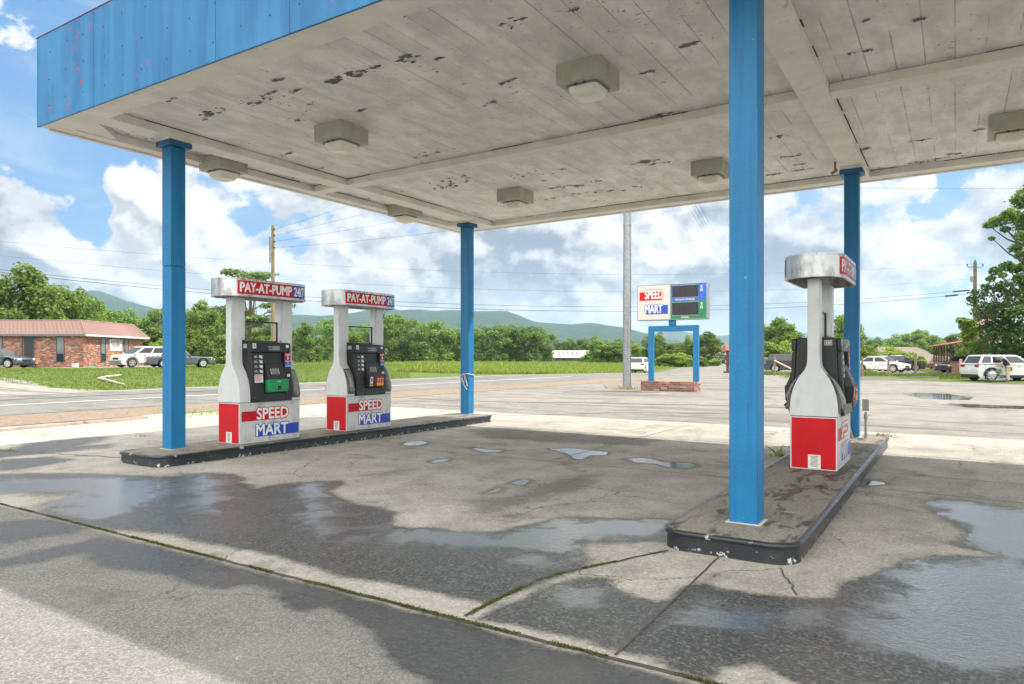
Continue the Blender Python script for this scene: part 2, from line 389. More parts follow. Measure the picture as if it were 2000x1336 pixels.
def pavement_mat(name, wetattr=True, base_dark=(.22, .21, .19), base_light=(.42, .40, .36), tint=None):
    m, t, b = pmat(name)
    co = t.add('ShaderNodeTexCoord').outputs['Object']
    g = t.add('ShaderNodeSeparateXYZ'); t.l.new(co, g.inputs[0])
    big = t.noise(co, .35, 6, .6); mid = t.noise(co, 1.6, 8, .68, .3); st = t.noise(t.mapv(co, (1, .35, 1), rot=(0, 0, .5)), .9, 7, .65)
    c = t.mix(t.ss(mid, .28, .72), base_dark, base_light)
    c = t.mix(t.ss(big, .35, .7, 0, .55), c, tuple(x*.86 for x in base_light))
    c = t.mix(t.ss(st, .52, .72, 0, .55), c, tuple(x*.62 for x in base_dark))
    agg = t.add('ShaderNodeTexVoronoi', {'Scale': 75.0}); t.l.new(co, agg.inputs['Vector'])
    ar = t.add('ShaderNodeRGBToBW', {'Color': agg.outputs['Color']}).outputs[0]
    c = t.mix(t.ss(ar, .55, 1.0, 0, .45), c, tuple(min(1, x*1.35) for x in base_light))
    c = t.mix(t.ss(ar, .0, .3, .5, 0), c, tuple(x*.55 for x in base_dark))
    gr = t.noise(co, 150, 3, .7)
    c = t.mix(t.ss(gr, .52, .72, 0, .45), c, tuple(x*.45 for x in base_dark))
    g3 = t.noise(co, 46, 4, .7); c = t.mix(t.ss(g3, .52, .68, 0, .40), c, tuple(x*.5 for x in base_dark)); c = t.mix(t.ss(g3, .46, .34, 0, .35), c, tuple(min(1, x*1.25) for x in base_light))
    agg2 = t.add('ShaderNodeTexVoronoi', {'Scale': 62.0}); t.l.new(co, agg2.inputs['Vector'])
    hgt = t.m('ADD', t.m('MULTIPLY', agg2.outputs['Distance'], -.9), t.m('MULTIPLY', gr, .8))
    rough = .85
    if wetattr:
        wn = t.noise(co, 3.0, 9, .70); wn2 = t.noise(co, 22, 4, .7)
        wob = t.m('ADD', t.m('MULTIPLY', t.m('SUBTRACT', wn, .5), .52), t.m('MULTIPLY', t.m('SUBTRACT', wn2, .5), .24))
        wa = t.m('ADD', t.add('ShaderNodeAttribute', attribute_name='wet').outputs['Fac'], wob)
        pa = t.m('ADD', t.add('ShaderNodeAttribute', attribute_name='pool').outputs['Fac'], t.m('MULTIPLY', wob, .35))
        asp = t.add('ShaderNodeAttribute', attribute_name='asphalt').outputs['Fac']
        stn = t.add('ShaderNodeAttribute', attribute_name='stain').outputs['Fac']
        # asphalt apron south of the mossy joint
        af = t.add('ShaderNodeTexVoronoi', {'Scale': 120.0}); t.l.new(co, af.inputs['Vector'])
        ac = t.mix(t.ss(t.add('ShaderNodeRGBToBW', {'Color': af.outputs['Color']}).outputs[0], .3, .9), (.095, .095, .095), (.235, .233, .226))
        ac = t.mix(t.ss(mid, .3, .7, 0, .35), ac, (.25, .248, .24))
        ac = t.mix(t.ss(gr, .5, .7, 0, .55), ac, (.05, .05, .05))
        c = t.mix(t.m('MULTIPLY', asp, .9), c, ac)
        ck = t.add('ShaderNodeTexVoronoi', {'Scale': .55}, feature='DISTANCE_TO_EDGE'); t.l.new(t.vm('ADD', co, t.vm('SCALE', t.noise(co, 2.2, 6, .65, 0, 1), scale=.55)), ck.inputs['Vector'])
        c = t.mix(t.m('MULTIPLY', t.ss(ck.outputs['Distance'], .0015, .006, .75, 0), t.ss(t.noise(co, .6, 3), .46, .56)), c, (.06, .055, .048))
        oil = t.noise(t.mapv(co, (1, 1, 1), (3, 9, 0)), 1.1, 7, .66, .3)
        c = t.mix(t.ss(oil, .57, .70, 0, .62), c, (.095, .09, .08))
        c = t.mix(t.ss(t.noise(co, 5.5, 5, .7), .64, .70, 0, .55), c, (.10, .095, .085))
        c = t.mix(t.ss(t.noise(co, 9, 4, .7, 0), .34, .28, 0, .5), c, (.52, .50, .46))
        c = t.mix(t.ss(t.m('ADD', stn, t.m('MULTIPLY', wob, 1.3)), .35, .75, 0, .6), c, (.07, .066, .06))
        wa = t.m('ADD', wa, t.m('MULTIPLY', t.m('SUBTRACT', t.noise(co, 48, 3, .6), .5), .16))
        wet = t.ss(wa, .43, .58); pool = t.ss(pa, .5, .53)
        damp = t.ss(wa, .30, .52)                                        # concrete darkens gradually towards the wet
        film = t.ss(t.m('ADD', t.add('ShaderNodeAttribute', attribute_name='film').outputs['Fac'], t.m('ADD', t.m('MULTIPLY', wob, 1.0), t.m('MULTIPLY', t.m('SUBTRACT', t.noise(co, 2.4, 6, .68, .5), .5), 1.4))), .34, .66)
        sg_ = t.noise(co, 52, 3, .7); sr = t.noise(co, 24, 4, .7)
        dk = t.mix(t.ss(sg_, .44, .64), (.017, .0165, .0155), (.135, .13, .118))
        dk = t.mix(t.ss(sr, .38, .64, .65, 0), dk, (.018, .0175, .0165))
        dk = t.mix(t.m('MULTIPLY', asp, .6), dk, (.034, .035, .037))
        c = t.mix(t.m('MULTIPLY', damp, .45), c, (.085, .08, .07))
        c = t.mix(t.ss(pa, .26, .5, 0, .55), c, (.07, .066, .058))
        lf = t.noise(co, 1.2, 6, .65, .4); dk = t.mix(t.ss(lf, .46, .66, 0, .28), dk, (.11, .105, .094))
        c = t.mix(t.m('MULTIPLY', wet, .93), c, dk)
        c = t.mix(t.m('MULTIPLY', pool, .75), c, (.05, .05, .05))
        wr = t.m('SUBTRACT', .24, t.m('MULTIPLY', film, .15))
        rr = t.m('ADD', t.m('MULTIPLY', t.m('SUBTRACT', 1, wet), .85), t.m('MULTIPLY', wet, wr))
        rr = t.m('ADD', t.m('MULTIPLY', t.m('SUBTRACT', 1, pool), rr), t.m('MULTIPLY', pool, .05))
        t.put(b.inputs['Roughness'], rr)
        sp = t.m('ADD', .25, t.m('MULTIPLY', t.m('MAXIMUM', wet, pool), t.m('ADD', .50, t.m('MULTIPLY', film, .45))))
        t.put(b.inputs['Specular IOR Level'], sp)
        t.put(b.inputs['Coat Weight'], t.m('MULTIPLY', t.m('MULTIPLY', wet, film), 1.0)); b.inputs['Coat Roughness'].default_value = .06; b.inputs['Coat IOR'].default_value = 1.8
        hw = t.m('ADD', t.m('MULTIPLY', sg_, .8), t.m('MULTIPLY', sr, 1.2))
        hgt = t.m('ADD', t.m('MULTIPLY', t.m('SUBTRACT', 1, wet), hgt), t.m('MULTIPLY', wet, t.m('MULTIPLY', hw, t.m('SUBTRACT', 2.0, t.m('MULTIPLY', film, 1.15)))))
        bs = t.m('MULTIPLY', t.m('SUBTRACT', 1, t.m('MULTIPLY', pool, .97)), .5)
        bn = t.add('ShaderNodeBump', {'Distance': .010, 'Height': hgt, 'Strength': bs})
    else:
        b.inputs['Roughness'].default_value = rough; b.inputs['Specular IOR Level'].default_value = .25
        # big faint stains and tar patches lying along the lanes
        tar = t.noise(t.mapv(co, (.10, .9, 1), (2, 5, 0), rot=(0, 0, .45)), 1.0, 6, .62, .5)
        c = t.mix(t.ss(tar, .53, .62, 0, .62), c, (.075, .071, .068))
        pt = t.noise(t.mapv(co, (.25, .6, 1), (9, 4, 0), rot=(0, 0, .5)), 1.0, 7, .65, .8)
        c = t.mix(t.ss(pt, .54, .58, 0, .48), c, (.098, .092, .088))
        c = t.mix(t.ss(pt, .36, .30, 0, .45), c, (.29, .275, .25))
        cr = t.add('ShaderNodeTexVoronoi', {'Scale': .22}, feature='DISTANCE_TO_EDGE'); t.l.new(t.vm('ADD', co, t.vm('SCALE', t.noise(co, 1.2, 5, .6, 0, 1), scale=1.6)), cr.inputs['Vector'])
        c = t.mix(t.ss(cr.outputs['Distance'], .002, .008, .7, 0), c, (.08, .075, .07))
        bn = t.add('ShaderNodeBump', {'Distance': .006, 'Height': hgt, 'Strength': .4})
    if tint: c = t.mix(.5, c, tint)
    t.put(b.inputs['Base Color'], c)
    t.l.new(bn.outputs[0], b.inputs['Normal'])
    if wetattr: t.l.new(bn.outputs[0], b.inputs['Coat Normal'])
    return m
M['forecourt'] = pavement_mat('worn_forecourt')
M['lot'] = pavement_mat('aged_asphalt_lot', False, (.125, .12, .11), (.235, .225, .206))
M['darkasphalt'] = pavement_mat('dark_patched_asphalt', False, (.075, .076, .08), (.14, .14, .142))
M['road'] = pavement_mat('grey_road_asphalt', False, (.115, .115, .115), (.185, .185, .18))
M['gravel_drive'] = pavement_mat('pale_gravel', False, (.20, .19, .172), (.29, .277, .253))

def gravel_mat():
    m, t, b = pmat('tan_gravel')
    co = t.add('ShaderNodeTexCoord').outputs['Object']
    v = t.add('ShaderNodeTexVoronoi', {'Scale': 14.0}); t.l.new(co, v.inputs['Vector'])
    bw = t.add('ShaderNodeRGBToBW', {'Color': v.outputs['Color']}).outputs[0]
    c = t.mix(bw, (.115, .085, .060), (.235, .185, .14))
    c = t.mix(t.ss(t.noise(co, .8, 5), .5, .75, 0, .5), c, (.20, .18, .155))
    t.put(b.inputs['Base Color'], c); b.inputs['Roughness'].default_value = .9
    bn = t.add('ShaderNodeBump', {'Strength': .8, 'Distance': .03, 'Height': v.outputs['Distance']}); t.l.new(bn.outputs[0], b.inputs['Normal'])
    return m
M['gravel'] = gravel_mat()

def grass_mat(name, a, b_, c_, sc=1.0):
    m, t, b = pmat(name)
    co = t.add('ShaderNodeTexCoord').outputs['Object']
    n1_ = t.noise(co, .12*sc, 5, .6); n2_ = t.noise(co, 1.3*sc, 6, .7); n3 = t.noise(co, 9*sc, 4, .7)
    c = t.mix(t.ss(n2_, .3, .7), a, b_)
    c = t.mix(t.ss(n1_, .4, .7, 0, .7), c, c_)
    c = t.mix(t.ss(n3, .35, .7, .55, 0), c, tuple(x*.45 for x in a))
    t.put(b.inputs['Base Color'], c); b.inputs['Roughness'].default_value = .9; b.inputs['Specular IOR Level'].default_value = .1
    bn = t.add('ShaderNodeBump', {'Strength': .9, 'Distance': .08, 'Height': t.m('ADD', n3, n2_)}); t.l.new(bn.outputs[0], b.inputs['Normal'])
    return m
M['lawn'] = grass_mat('mown_lawn', (.08, .13, .028), (.135, .19, .048), (.16, .19, .06))
M['land'] = grass_mat('rough_grass_land', (.08, .13, .025), (.13, .18, .04), (.17, .18, .06))

def leaf_mat(name, a, b_, trans=.35):
    m, t, b = pmat(name)
    at_ = t.add('ShaderNodeAttribute', attribute_name='tone').outputs['Fac']
    oi = t.add('ShaderNodeObjectInfo').outputs['Random']
    c = t.mix(at_, a, b_)
    c = t.mix(t.m('MULTIPLY', oi, .30), c, (a[0]*1.6, a[1]*1.25, a[2]))
    r2 = t.m('FRACT', t.m('MULTIPLY', oi, 7.13)); c = t.mix(1.0, c, t.ss(r2, 0, 1, .62, 1.18, 'LINEAR'), 'MULTIPLY')
    t.put(b.inputs['Base Color'], c); b.inputs['Roughness'].default_value = .55; b.inputs['Specular IOR Level'].default_value = .25
    tr = t.add('ShaderNodeBsdfTranslucent', {'Color': t.mix(.5, c, (.22, .30, .03))})
    mx = t.add('ShaderNodeMixShader', {0: trans}); t.l.new(b.outputs[0], mx.inputs[1]); t.l.new(tr.outputs[0], mx.inputs[2])
    t.l.new(mx.outputs[0], t.n['Material Output'].inputs[0])
    return m
M['leaf'] = leaf_mat('broad_leaves', (.085, .165, .03), (.27, .41, .085))
M['leaf2'] = leaf_mat('dense_leaves', (.095, .19, .05), (.28, .43, .11))
M['leafd'] = leaf_mat('dark_leaves', (.022, .07, .014), (.09, .20, .035), .3)
M['leafm'] = leaf_mat('mid_green_leaves', (.04, .105, .018), (.15, .28, .05), .35)
M['leafy'] = leaf_mat('yellow_green_leaves', (.13, .22, .03), (.34, .47, .08))
M['needle'] = leaf_mat('pine_needles', (.06, .12, .03), (.17, .24, .05), .2)
M['bark'] = plain('bark', (.09, .07, .055), .9, var=.35, vscale=8, bump=.5, bscale=14)
M['straw'] = leaf_mat('dry_straw', (.20, .14, .07), (.38, .30, .17), .2)
M['moss'] = leaf_mat('moss', (.045, .062, .012), (.13, .16, .03), .1)
M['fgrass'] = leaf_mat('field_grass_blades', (.12, .19, .03), (.26, .32, .08), .35)

def hill_mat():
    m, t, b = pmat('wooded_hillside')
    co = t.add('ShaderNodeTexCoord').outputs['Object']
    n_ = t.noise(co, .035, 6, .75); n2_ = t.noise(co, .004, 4, .6)
    c = t.mix(t.ss(n_, .35, .65), (.012, .034, .026), (.045, .085, .045))
    c = t.mix(t.ss(n2_, .4, .7, 0, .5), c, (.022, .055, .045))
    t.put(b.inputs['Base Color'], c); b.inputs['Roughness'].default_value = 1; b.inputs['Specular IOR Level'].default_value = 0
    bn = t.add('ShaderNodeBump', {'Strength': 1, 'Distance': 12, 'Height': n_}); t.l.new(bn.outputs[0], b.inputs['Normal'])
    return m
M['hill'] = hill_mat()

def island_mats():
    m, t, b = pmat('worn_black_island_top')
    co = t.add('ShaderNodeTexCoord').outputs['Object']
    n_ = t.noise(t.mapv(co, (2.2, .8, 1)), 2.2, 9, .72, .4); n2_ = t.noise(co, 60, 4, .7)
    c = t.mix(t.ss(n2_, .3, .7), (.13, .12, .098), (.27, .25, .205))
    k = t.ss(t.m('ADD', n_, t.m('MULTIPLY', t.m('SUBTRACT', n2_, .5), .2)), .52, .60)
    c = t.mix(k, c, (.030, .031, .032))
    ln = t.noise(t.mapv(co, (.5, 5, 1)), 1.0, 4, .6)
    c = t.mix(t.ss(ln, .70, .73, 0, .55), c, (.42, .41, .38))
    t.put(b.inputs['Base Color'], c); t.put(b.inputs['Roughness'], t.ss(k, 0, 1, .85, .58))
    bn = t.add('ShaderNodeBump', {'Strength': .4, 'Distance': .006, 'Height': t.m('ADD', n2_, k)}); t.l.new(bn.outputs[0], b.inputs['Normal'])
    M['isl_top'] = m
    m, t, b = pmat('chipped_black_kerb')
    co = t.add('ShaderNodeTexCoord').outputs['Object']
    g = t.add('ShaderNodeSeparateXYZ'); t.l.new(co, g.inputs[0])
    n_ = t.noise(co, 16, 8, .7); low = t.ss(g.outputs[2], .0, .10, .10, 0)
    chip = t.ss(t.m('ADD', n_, low), .66, .68)
    c = t.mix(chip, (.016, .019, .023), (.50, .50, .48))
    c = t.mix(t.ss(t.noise(co, 3, 6), .5, .75, 0, .6), c, (.05, .05, .05))
    t.put(b.inputs['Base Color'], c); b.inputs['Roughness'].default_value = .33
    bn = t.add('ShaderNodeBump', {'Strength': .4, 'Distance': .006, 'Height': t.noise(co, 30, 5)}); t.l.new(bn.outputs[0], b.inputs['Normal'])
    M['isl_side'] = m
    m, t, b = pmat('scuffed_black_nosing')
    co = t.add('ShaderNodeTexCoord').outputs['Object']
    n_ = t.noise(co, 11, 8, .72)
    c = t.mix(t.ss(n_, .60, .63), (.018, .022, .027), (.46, .46, .45))
    t.put(b.inputs['Base Color'], c); b.inputs['Roughness'].default_value = .3
    M['isl_nose'] = m
island_mats()

def scuffs():
    m = M['blue']; t = NT(m.node_tree); b = t.n['Principled BSDF']; c0 = b.inputs['Base Color'].links[0].from_socket
    co = t.add('ShaderNodeTexCoord').outputs['Object']; g = t.add('ShaderNodeSeparateXYZ'); t.l.new(co, g.inputs[0])
    n_ = t.noise(co, 7, 8, .72); low = t.ss(g.outputs[2], .15, .45, .10, 0)
    k = t.ss(t.m('ADD', n_, low), .72, .75); c = t.mix(k, c0, (.10, .085, .075))
    st = t.noise(t.mapv(co, (14, 14, .5)), 1.0, 6, .65); c = t.mix(t.ss(st, .48, .74, 0, .55), c, (.006, .075, .21))
    k2 = t.ss(t.noise(co, 23, 5, .65), .70, .72); c = t.mix(t.m('MULTIPLY', k2, .7), c, (.35, .42, .48))
    t.l.new(c, b.inputs['Base Color'])
scuffs()
# ---------------------------------------------------------------- lettering (the built-in font, turned into meshes)
_tc = {}
def text_mesh(s, bold=0.0):
    key = (s, bold)
    if key not in _tc:
        cu = bpy.data.curves.new('lettering', 'FONT'); cu.body = s; cu.offset = bold; cu.resolution_u = 3
        ob = bpy.data.objects.new('lettering', cu); COL.objects.link(ob)
        bpy.context.view_layer.update()
        me = ob.to_mesh(depsgraph=None) if False else ob.evaluated_get(bpy.context.evaluated_depsgraph_get()).to_mesh()
        V = np.empty(len(me.vertices)*3); me.vertices.foreach_get('co', V); V = V.reshape(-1, 3)[:, :2].copy()
        F = [tuple(p.vertices) for p in me.polygons]
        COL.objects.unlink(ob); bpy.data.objects.remove(ob); bpy.data.curves.remove(cu)
        _tc[key] = (V, F)
    return _tc[key]
def put_text(mb, s, rect, mapper, bold=0.0, ref=None, aspect=None):
    """letters scaled into rect=(a0,b0,a1,b1); mapper(a,b)->3d point. bold is the stroke added round the letters as a
    share of the letter height; every strip of it lies a hair lower than the one before so none share a plane"""
    V, F = text_mesh(s); lo = V.min(0); hi = V.max(0); a0, b0, a1, b1 = rect
    ka, kb = (a1-a0)/(hi[0]-lo[0]), (b1-b0)/(hi[1]-lo[1])
    Q = np.stack([a0+(V[:, 0]-lo[0])*ka, b0+(V[:, 1]-lo[1])*kb], 1)
    P = [Vector(mapper(*q)) for q in Q]
    vs = [mb.bm.verts.new(p) for p in P]
    for f in F:
        try: mb.bm.faces.new([vs[i] for i in f])
        except ValueError: pass
    if bold <= 0: return
    c = Vector(mapper((a0+a1)/2, (b0+b1)/2)); e = 1e-4
    du = (Vector(mapper((a0+a1)/2+e, (b0+b1)/2))-c)/e; dv = (Vector(mapper((a0+a1)/2, (b0+b1)/2+e))-c)/e; nn = du.cross(dv).normalized()
    lu, lv = du.length, dv.length; wd = bold*(b1-b0)*lv
    cnt = {}
    for f in F:
        for i in range(len(f)):
            k = tuple(sorted((f[i], f[(i+1) % len(f)]))); cnt[k] = cnt.get(k, 0)+1
    j = 0
    for (i, k), n in cnt.items():
        if n != 1: continue
        j += 1; a = Q[i]; b = Q[k]; t = np.array([(b[0]-a[0])*lu, (b[1]-a[1])*lv]); L = math.hypot(*t)
        if L < 1e-7: continue
        t = t/L; n_ = np.array([-t[1], t[0]]); pts = []
        for base, sg in ((a, -1), (b, 1)):
            for ang in ((-90, -45, 0, 45, 90) if sg > 0 else (90, 135, 180, 225, 270)):
                r_ = math.radians(ang); o = (t*math.cos(r_)+n_*math.sin(r_))*wd; pts.append((base[0]+o[0]/lu, base[1]+o[1]/lv))
        mb.poly([Vector(mapper(*p))-nn*(4e-5+j*4e-6) for p in pts])
for s_ in ('SPEED', 'MART', 'PAY-AT-PUMP', '24/7'): text_mesh(s_)
# ---------------------------------------------------------------- ground sheets
def sheet(name, poly, off, mat, step=2.0, dens=None, kind='structure'):
    poly = [Vector((p[0], p[1])) for p in poly]
    xs = [p.x for p in poly]; ys = [p.y for p in poly]
    P = []; n = len(poly)
    for i in range(n):
        a, b = poly[i], poly[(i+1) % n]; L = (b-a).length; k = max(1, int(L/step))
        for j in range(k): P.append(a+(b-a)*(j/k))
    nb = len(P); E_ = [(i, (i+1) % nb) for i in range(nb)]
    def inside(x, y):
        c = False
        for i in range(n):
            a, b = poly[i], poly[i-1]
            if (a.y > y) != (b.y > y) and x < (b.x-a.x)*(y-a.y)/(b.y-a.y)+a.x: c = not c
        return c
    x = math.ceil(min(xs)/step)*step
    while x < max(xs):
        y = math.ceil(min(ys)/step)*step
        while y < max(ys):
            if inside(x, y): P.append(Vector((x, y)))
            y += step
        x += step
    vo, eo, fo, *_ = delaunay_2d_cdt(P, E_, [], 1, 1e-4)
    me = bpy.data.meshes.new(name)
    me.from_pydata([(v.x, v.y, H(v.x, v.y)+off) for v in vo], [], [list(f) for f in fo]); me.update()
    me.polygons.foreach_set('use_smooth', [True]*len(me.polygons))
    o = link(name, me, None, mat); tag(o, kind=kind)
    return o
# land: graded lattice, dense near, out to the horizon
def land():
    g = sorted(set([round(s*v, 2) for s in (-1, 1) for v in list(np.arange(0, 140, 2.0))+[140*1.22**k for k in range(1, 21)]]))
    g = [v for v in g if abs(v) < 6200]
    n = len(g); V = [(x, y, H(x, y)-.03) for y in g for x in g]
    F = [(j*n+i, j*n+i+1, (j+1)*n+i+1, (j+1)*n+i) for j in range(n-1) for i in range(n-1)]
    me = bpy.data.meshes.new('ground'); me.from_pydata(V, [], F); me.update()
    me.polygons.foreach_set('use_smooth', [True]*len(me.polygons))
    tag(link('ground', me, None, M['land']), kind='structure')
land()
sheet('lawn', [(-30.2, 3), (-30.2, 30), (-29.3, 44), (-27, 52), (-34, 60), (-75, 78), (-120, 95), (-120, 20), (-90, -5), (-50, -10)], -.012, M['lawn'], 3)
sheet('road', [(-30, -30), (-30, 44), (-27, 54), (-27, 62), (-37, 127), (-30, 128), (-21, 70), (-19, 52), (-19, -30)], -.004, M['road'], 2)
sheet('parking_lot', [(-16.2, -14), (-16.2, 44), (-19.2, 47), (-19.2, 54), (-24, 66), (-34, 120), (-30.5, 121), (-17, 72), (-12.5, 57.5), (-6, 57), (-3, 54.5), (0, 52), (6, 50), (30, 46), (30, -14)], 0, M['lot'], 2)
sheet('gravel_strip', [(-19.05, -20), (-19.05, 44), (-18.4, 48.5), (-16.15, 43), (-16.15, -20)], .008, M['gravel'], 2)
sheet('gravel_drive', [tuple(G(0, 771))[:2], tuple(G(-160, 778))[:2], (-70, 2), tuple(at(-60, 46))[:2], tuple(at(0, 38))[:2], tuple(G(60, 750))[:2], tuple(G(105, 758))[:2], tuple(G(220, 763))[:2]], .0, M['gravel_drive'], 2)
sheet('driveway', [tuple(at(-200, 54))[:2], tuple(at(150, 53.5))[:2], tuple(at(300, 55))[:2], tuple(at(345, 56))[:2], tuple(at(330, 66))[:2], tuple(at(200, 64))[:2], tuple(at(-200, 60))[:2]], .0, M['gravel_drive'], 2)
sheet('back_lot', [(-24, 62), (-15, 60), (-5, 60), (3, 56), (12, 54), (20, 70), (10, 82), (-14, 84), (-22, 76)], -.006, M['lot'], 2)
sheet('driveway', [tuple(at(1672, 51))[:2], tuple(at(1800, 50.5))[:2], tuple(at(1900, 47.5))[:2], tuple(at(2150, 46.5))[:2], tuple(at(2150, 43.6))[:2], tuple(at(1985, 42.6))[:2], tuple(at(1880, 43.4))[:2], tuple(at(1760, 45))[:2], tuple(at(1672, 46.5))[:2]], .012, M['darkasphalt'], 1.5)
# painted edge lines of the road
def strip(name, pts, wd, off, mat, kind='structure'):
    L = []; R_ = []
    pts = [Vector((p[0], p[1])) for p in pts]
    for i, p in enumerate(pts):
        t = (pts[min(i+1, len(pts)-1)]-pts[max(i-1, 0)]).normalized(); nn = Vector((-t.y, t.x))*wd/2
        L.append(p+nn); R_.append(p-nn)
    V = [(q.x, q.y, H(q.x, q.y)+off) for q in L+R_]; k = len(pts)
    me = bpy.data.meshes.new(name); me.from_pydata(V, [], [(i, i+1, k+i+1, k+i) for i in range(k-1)]); me.update()
    o = link(name, me, None, mat); return tag(o, kind=kind)
M['linepaint'] = plain('faded_white_paint', (.60, .59, .56), .8, var=.2, dirt=(.40, .40, .38), dscale=6)
M['tar'] = plain('dark_tar_seam', (.13, .13, .135), .8, var=.3)
strip('road_edge_line', [(-23.0, y) for y in range(-20, 45, 2)], .16, .012, M['linepaint'])
strip('road_edge_line', [(-28.9, y) for y in range(-20, 45, 2)], .14, .012, M['linepaint'])
strip('road_seam', [(-26.3+.05*math.sin(y*.7), y) for y in range(-20, 45, 2)], .55, .010, M['tar'])
strip('road_seam', [(-19.2+.05*math.sin(y*.5), y) for y in range(-20, 45, 2)], .16, .010, M['tar'])
# ---------------------------------------------------------------- forecourt with wet film and puddles
def C1(x, y): return tuple(G(.4386*x, 750+.4386*y))[:2]
def C2(x, y): return tuple(G(650+.4386*x, 750+.4386*y))[:2]
def C3(x, y): return tuple(G(1200+.4386*x, 750+.4386*y))[:2]
WET = [
 [C1(*p) for p in [(-250, 430), (0, 405), (140, 400), (300, 400), (560, 408), (750, 415), (900, 400), (1050, 405), (1085, 425), (1060, 440), (1130, 450), (1140, 465), (1250, 450), (1420, 435), (1520, 440), (1515, 455), (1455, 480), (1500, 500), (1580, 540)]]
 + [C2(*p) for p in [(200, 550), (270, 572), (275, 600), (260, 630), (330, 645), (440, 645), (520, 655), (600, 665), (760, 660), (850, 635), (1000, 605), (1060, 595), (1200, 600), (1350, 605), (1540, 607), (1540, 700), (1360, 706), (1230, 706), (1150, 702), (1115, 715), (1112, 740), (1130, 775), (1132, 800), (1090, 830), (1000, 866), (900, 900), (780, 945), (690, 985), (600, 965), (480, 940), (300, 900), (150, 880)]]
 + [C1(*p) for p in [(1480, 850), (1400, 820), (1250, 772), (1100, 745), (950, 720), (800, 685), (640, 662), (480, 648), (260, 610), (170, 570), (200, 530), (340, 502), (100, 490), (-250, 500)]],
 [C1(*p) for p in [(-200, 632), (0, 620), (180, 605), (290, 620), (385, 645), (300, 665), (150, 690), (0, 715), (-200, 740)]],
 [C1(*p) for p in [(-200, 830), (0, 790), (150, 750), (350, 710), (430, 685), (540, 704), (640, 716), (800, 758), (1000, 812), (1250, 872), (1480, 922)]]
 + [C2(*p) for p in [(0, 925), (300, 1012), (560, 1064), (760, 1122), (1000, 1192), (1300, 1262), (1560, 1345), (1500, 1420), (500, 1420), (440, 1336), (330, 1280), (260, 1220), (200, 1150), (180, 1110), (100, 1060), (0, 1010)]]
 + [C1(*p) for p in [(1420, 1005), (1330, 1020), (1250, 970), (1220, 930), (1100, 900), (1000, 915), (850, 895), (700, 850), (560, 830), (440, 810), (400, 790), (380, 755), (300, 765), (160, 800), (0, 822), (-200, 860)]],
 [C2(*p) for p in [(640, 1052), (720, 1012), (860, 950), (990, 892), (1110, 866), (1220, 872), (1250, 912), (1330, 952), (1440, 976), (1510, 962), (1540, 930), (1640, 887), (1700, 855)]]
 + [C3(*p) for p in [(385, 885), (470, 922), (600, 936), (740, 946), (820, 956), (980, 960), (1000, 930), (1030, 880), (1160, 855), (1200, 830), (1290, 800), (1380, 776), (1500, 771), (1690, 776), (1740, 772), (1650, 747), (1560, 735), (1500, 715), (1560, 705), (1560, 650), (1500, 610), (1440, 580), (1380, 525), (1440, 510), (1600, 530), (1824, 560), (2100, 600), (2400, 1336), (950, 1400), (820, 1336), (640, 1250), (480, 1270), (420, 1336), (300, 1290), (60, 1205)]]
 + [C2(*p) for p in [(1500, 1245), (1280, 1195), (1000, 1120), (800, 1070)]],
 [C1(*p) for p in [(65, 290), (130, 265), (310, 245), (440, 235), (480, 240), (430, 260), (330, 280), (500, 268), (480, 285), (200, 312), (0, 330), (-150, 340), (-150, 310)]],
 [C1(*p) for p in [(-100, 370), (0, 340), (220, 325), (330, 340), (230, 360), (60, 385), (-100, 400)]],
 [C2(*p) for p in [(0, 432), (42, 434), (44, 446), (20, 460), (-20, 462)]],
]
POOL = [[C2(*p) for p in q] for q in [
 [(305, 270), (340, 258), (400, 255), (425, 262), (400, 272), (340, 277)],
 [(600, 285), (650, 287), (680, 292), (765, 297), (740, 306), (670, 305), (640, 297)],
 [(430, 345), (480, 335), (530, 335), (510, 345), (450, 355)],
 [(960, 290), (1060, 287), (1230, 305), (1215, 318), (1150, 320), (1110, 338), (1075, 335), (1040, 310)],
 [(1300, 335), (1360, 330), (1420, 335), (1470, 350), (1600, 355), (1625, 370), (1560, 380), (1500, 375), (1440, 358), (1340, 350)],
 [(670, 490), (740, 462), (760, 465), (720, 490)], [(790, 445), (850, 425), (880, 432), (850, 455)]]] + [
 [C3(*p) for p in [(1090, 450), (1130, 430), (1200, 440), (1215, 450), (1110, 458)]]]
STAIN = [[C2(*p) for p in q] for q in [
 [(560, 520), (640, 500), (800, 480), (900, 430), (1040, 410), (1200, 400), (1180, 470), (1000, 520), (820, 560), (640, 580)],
 [(560, 210), (760, 190), (1000, 210), (1500, 250), (1400, 280), (1100, 270), (700, 250)],
 [(200, 400), (330, 375), (420, 370), (300, 400)], [(880, 560), (1100, 520), (1000, 580)]]]
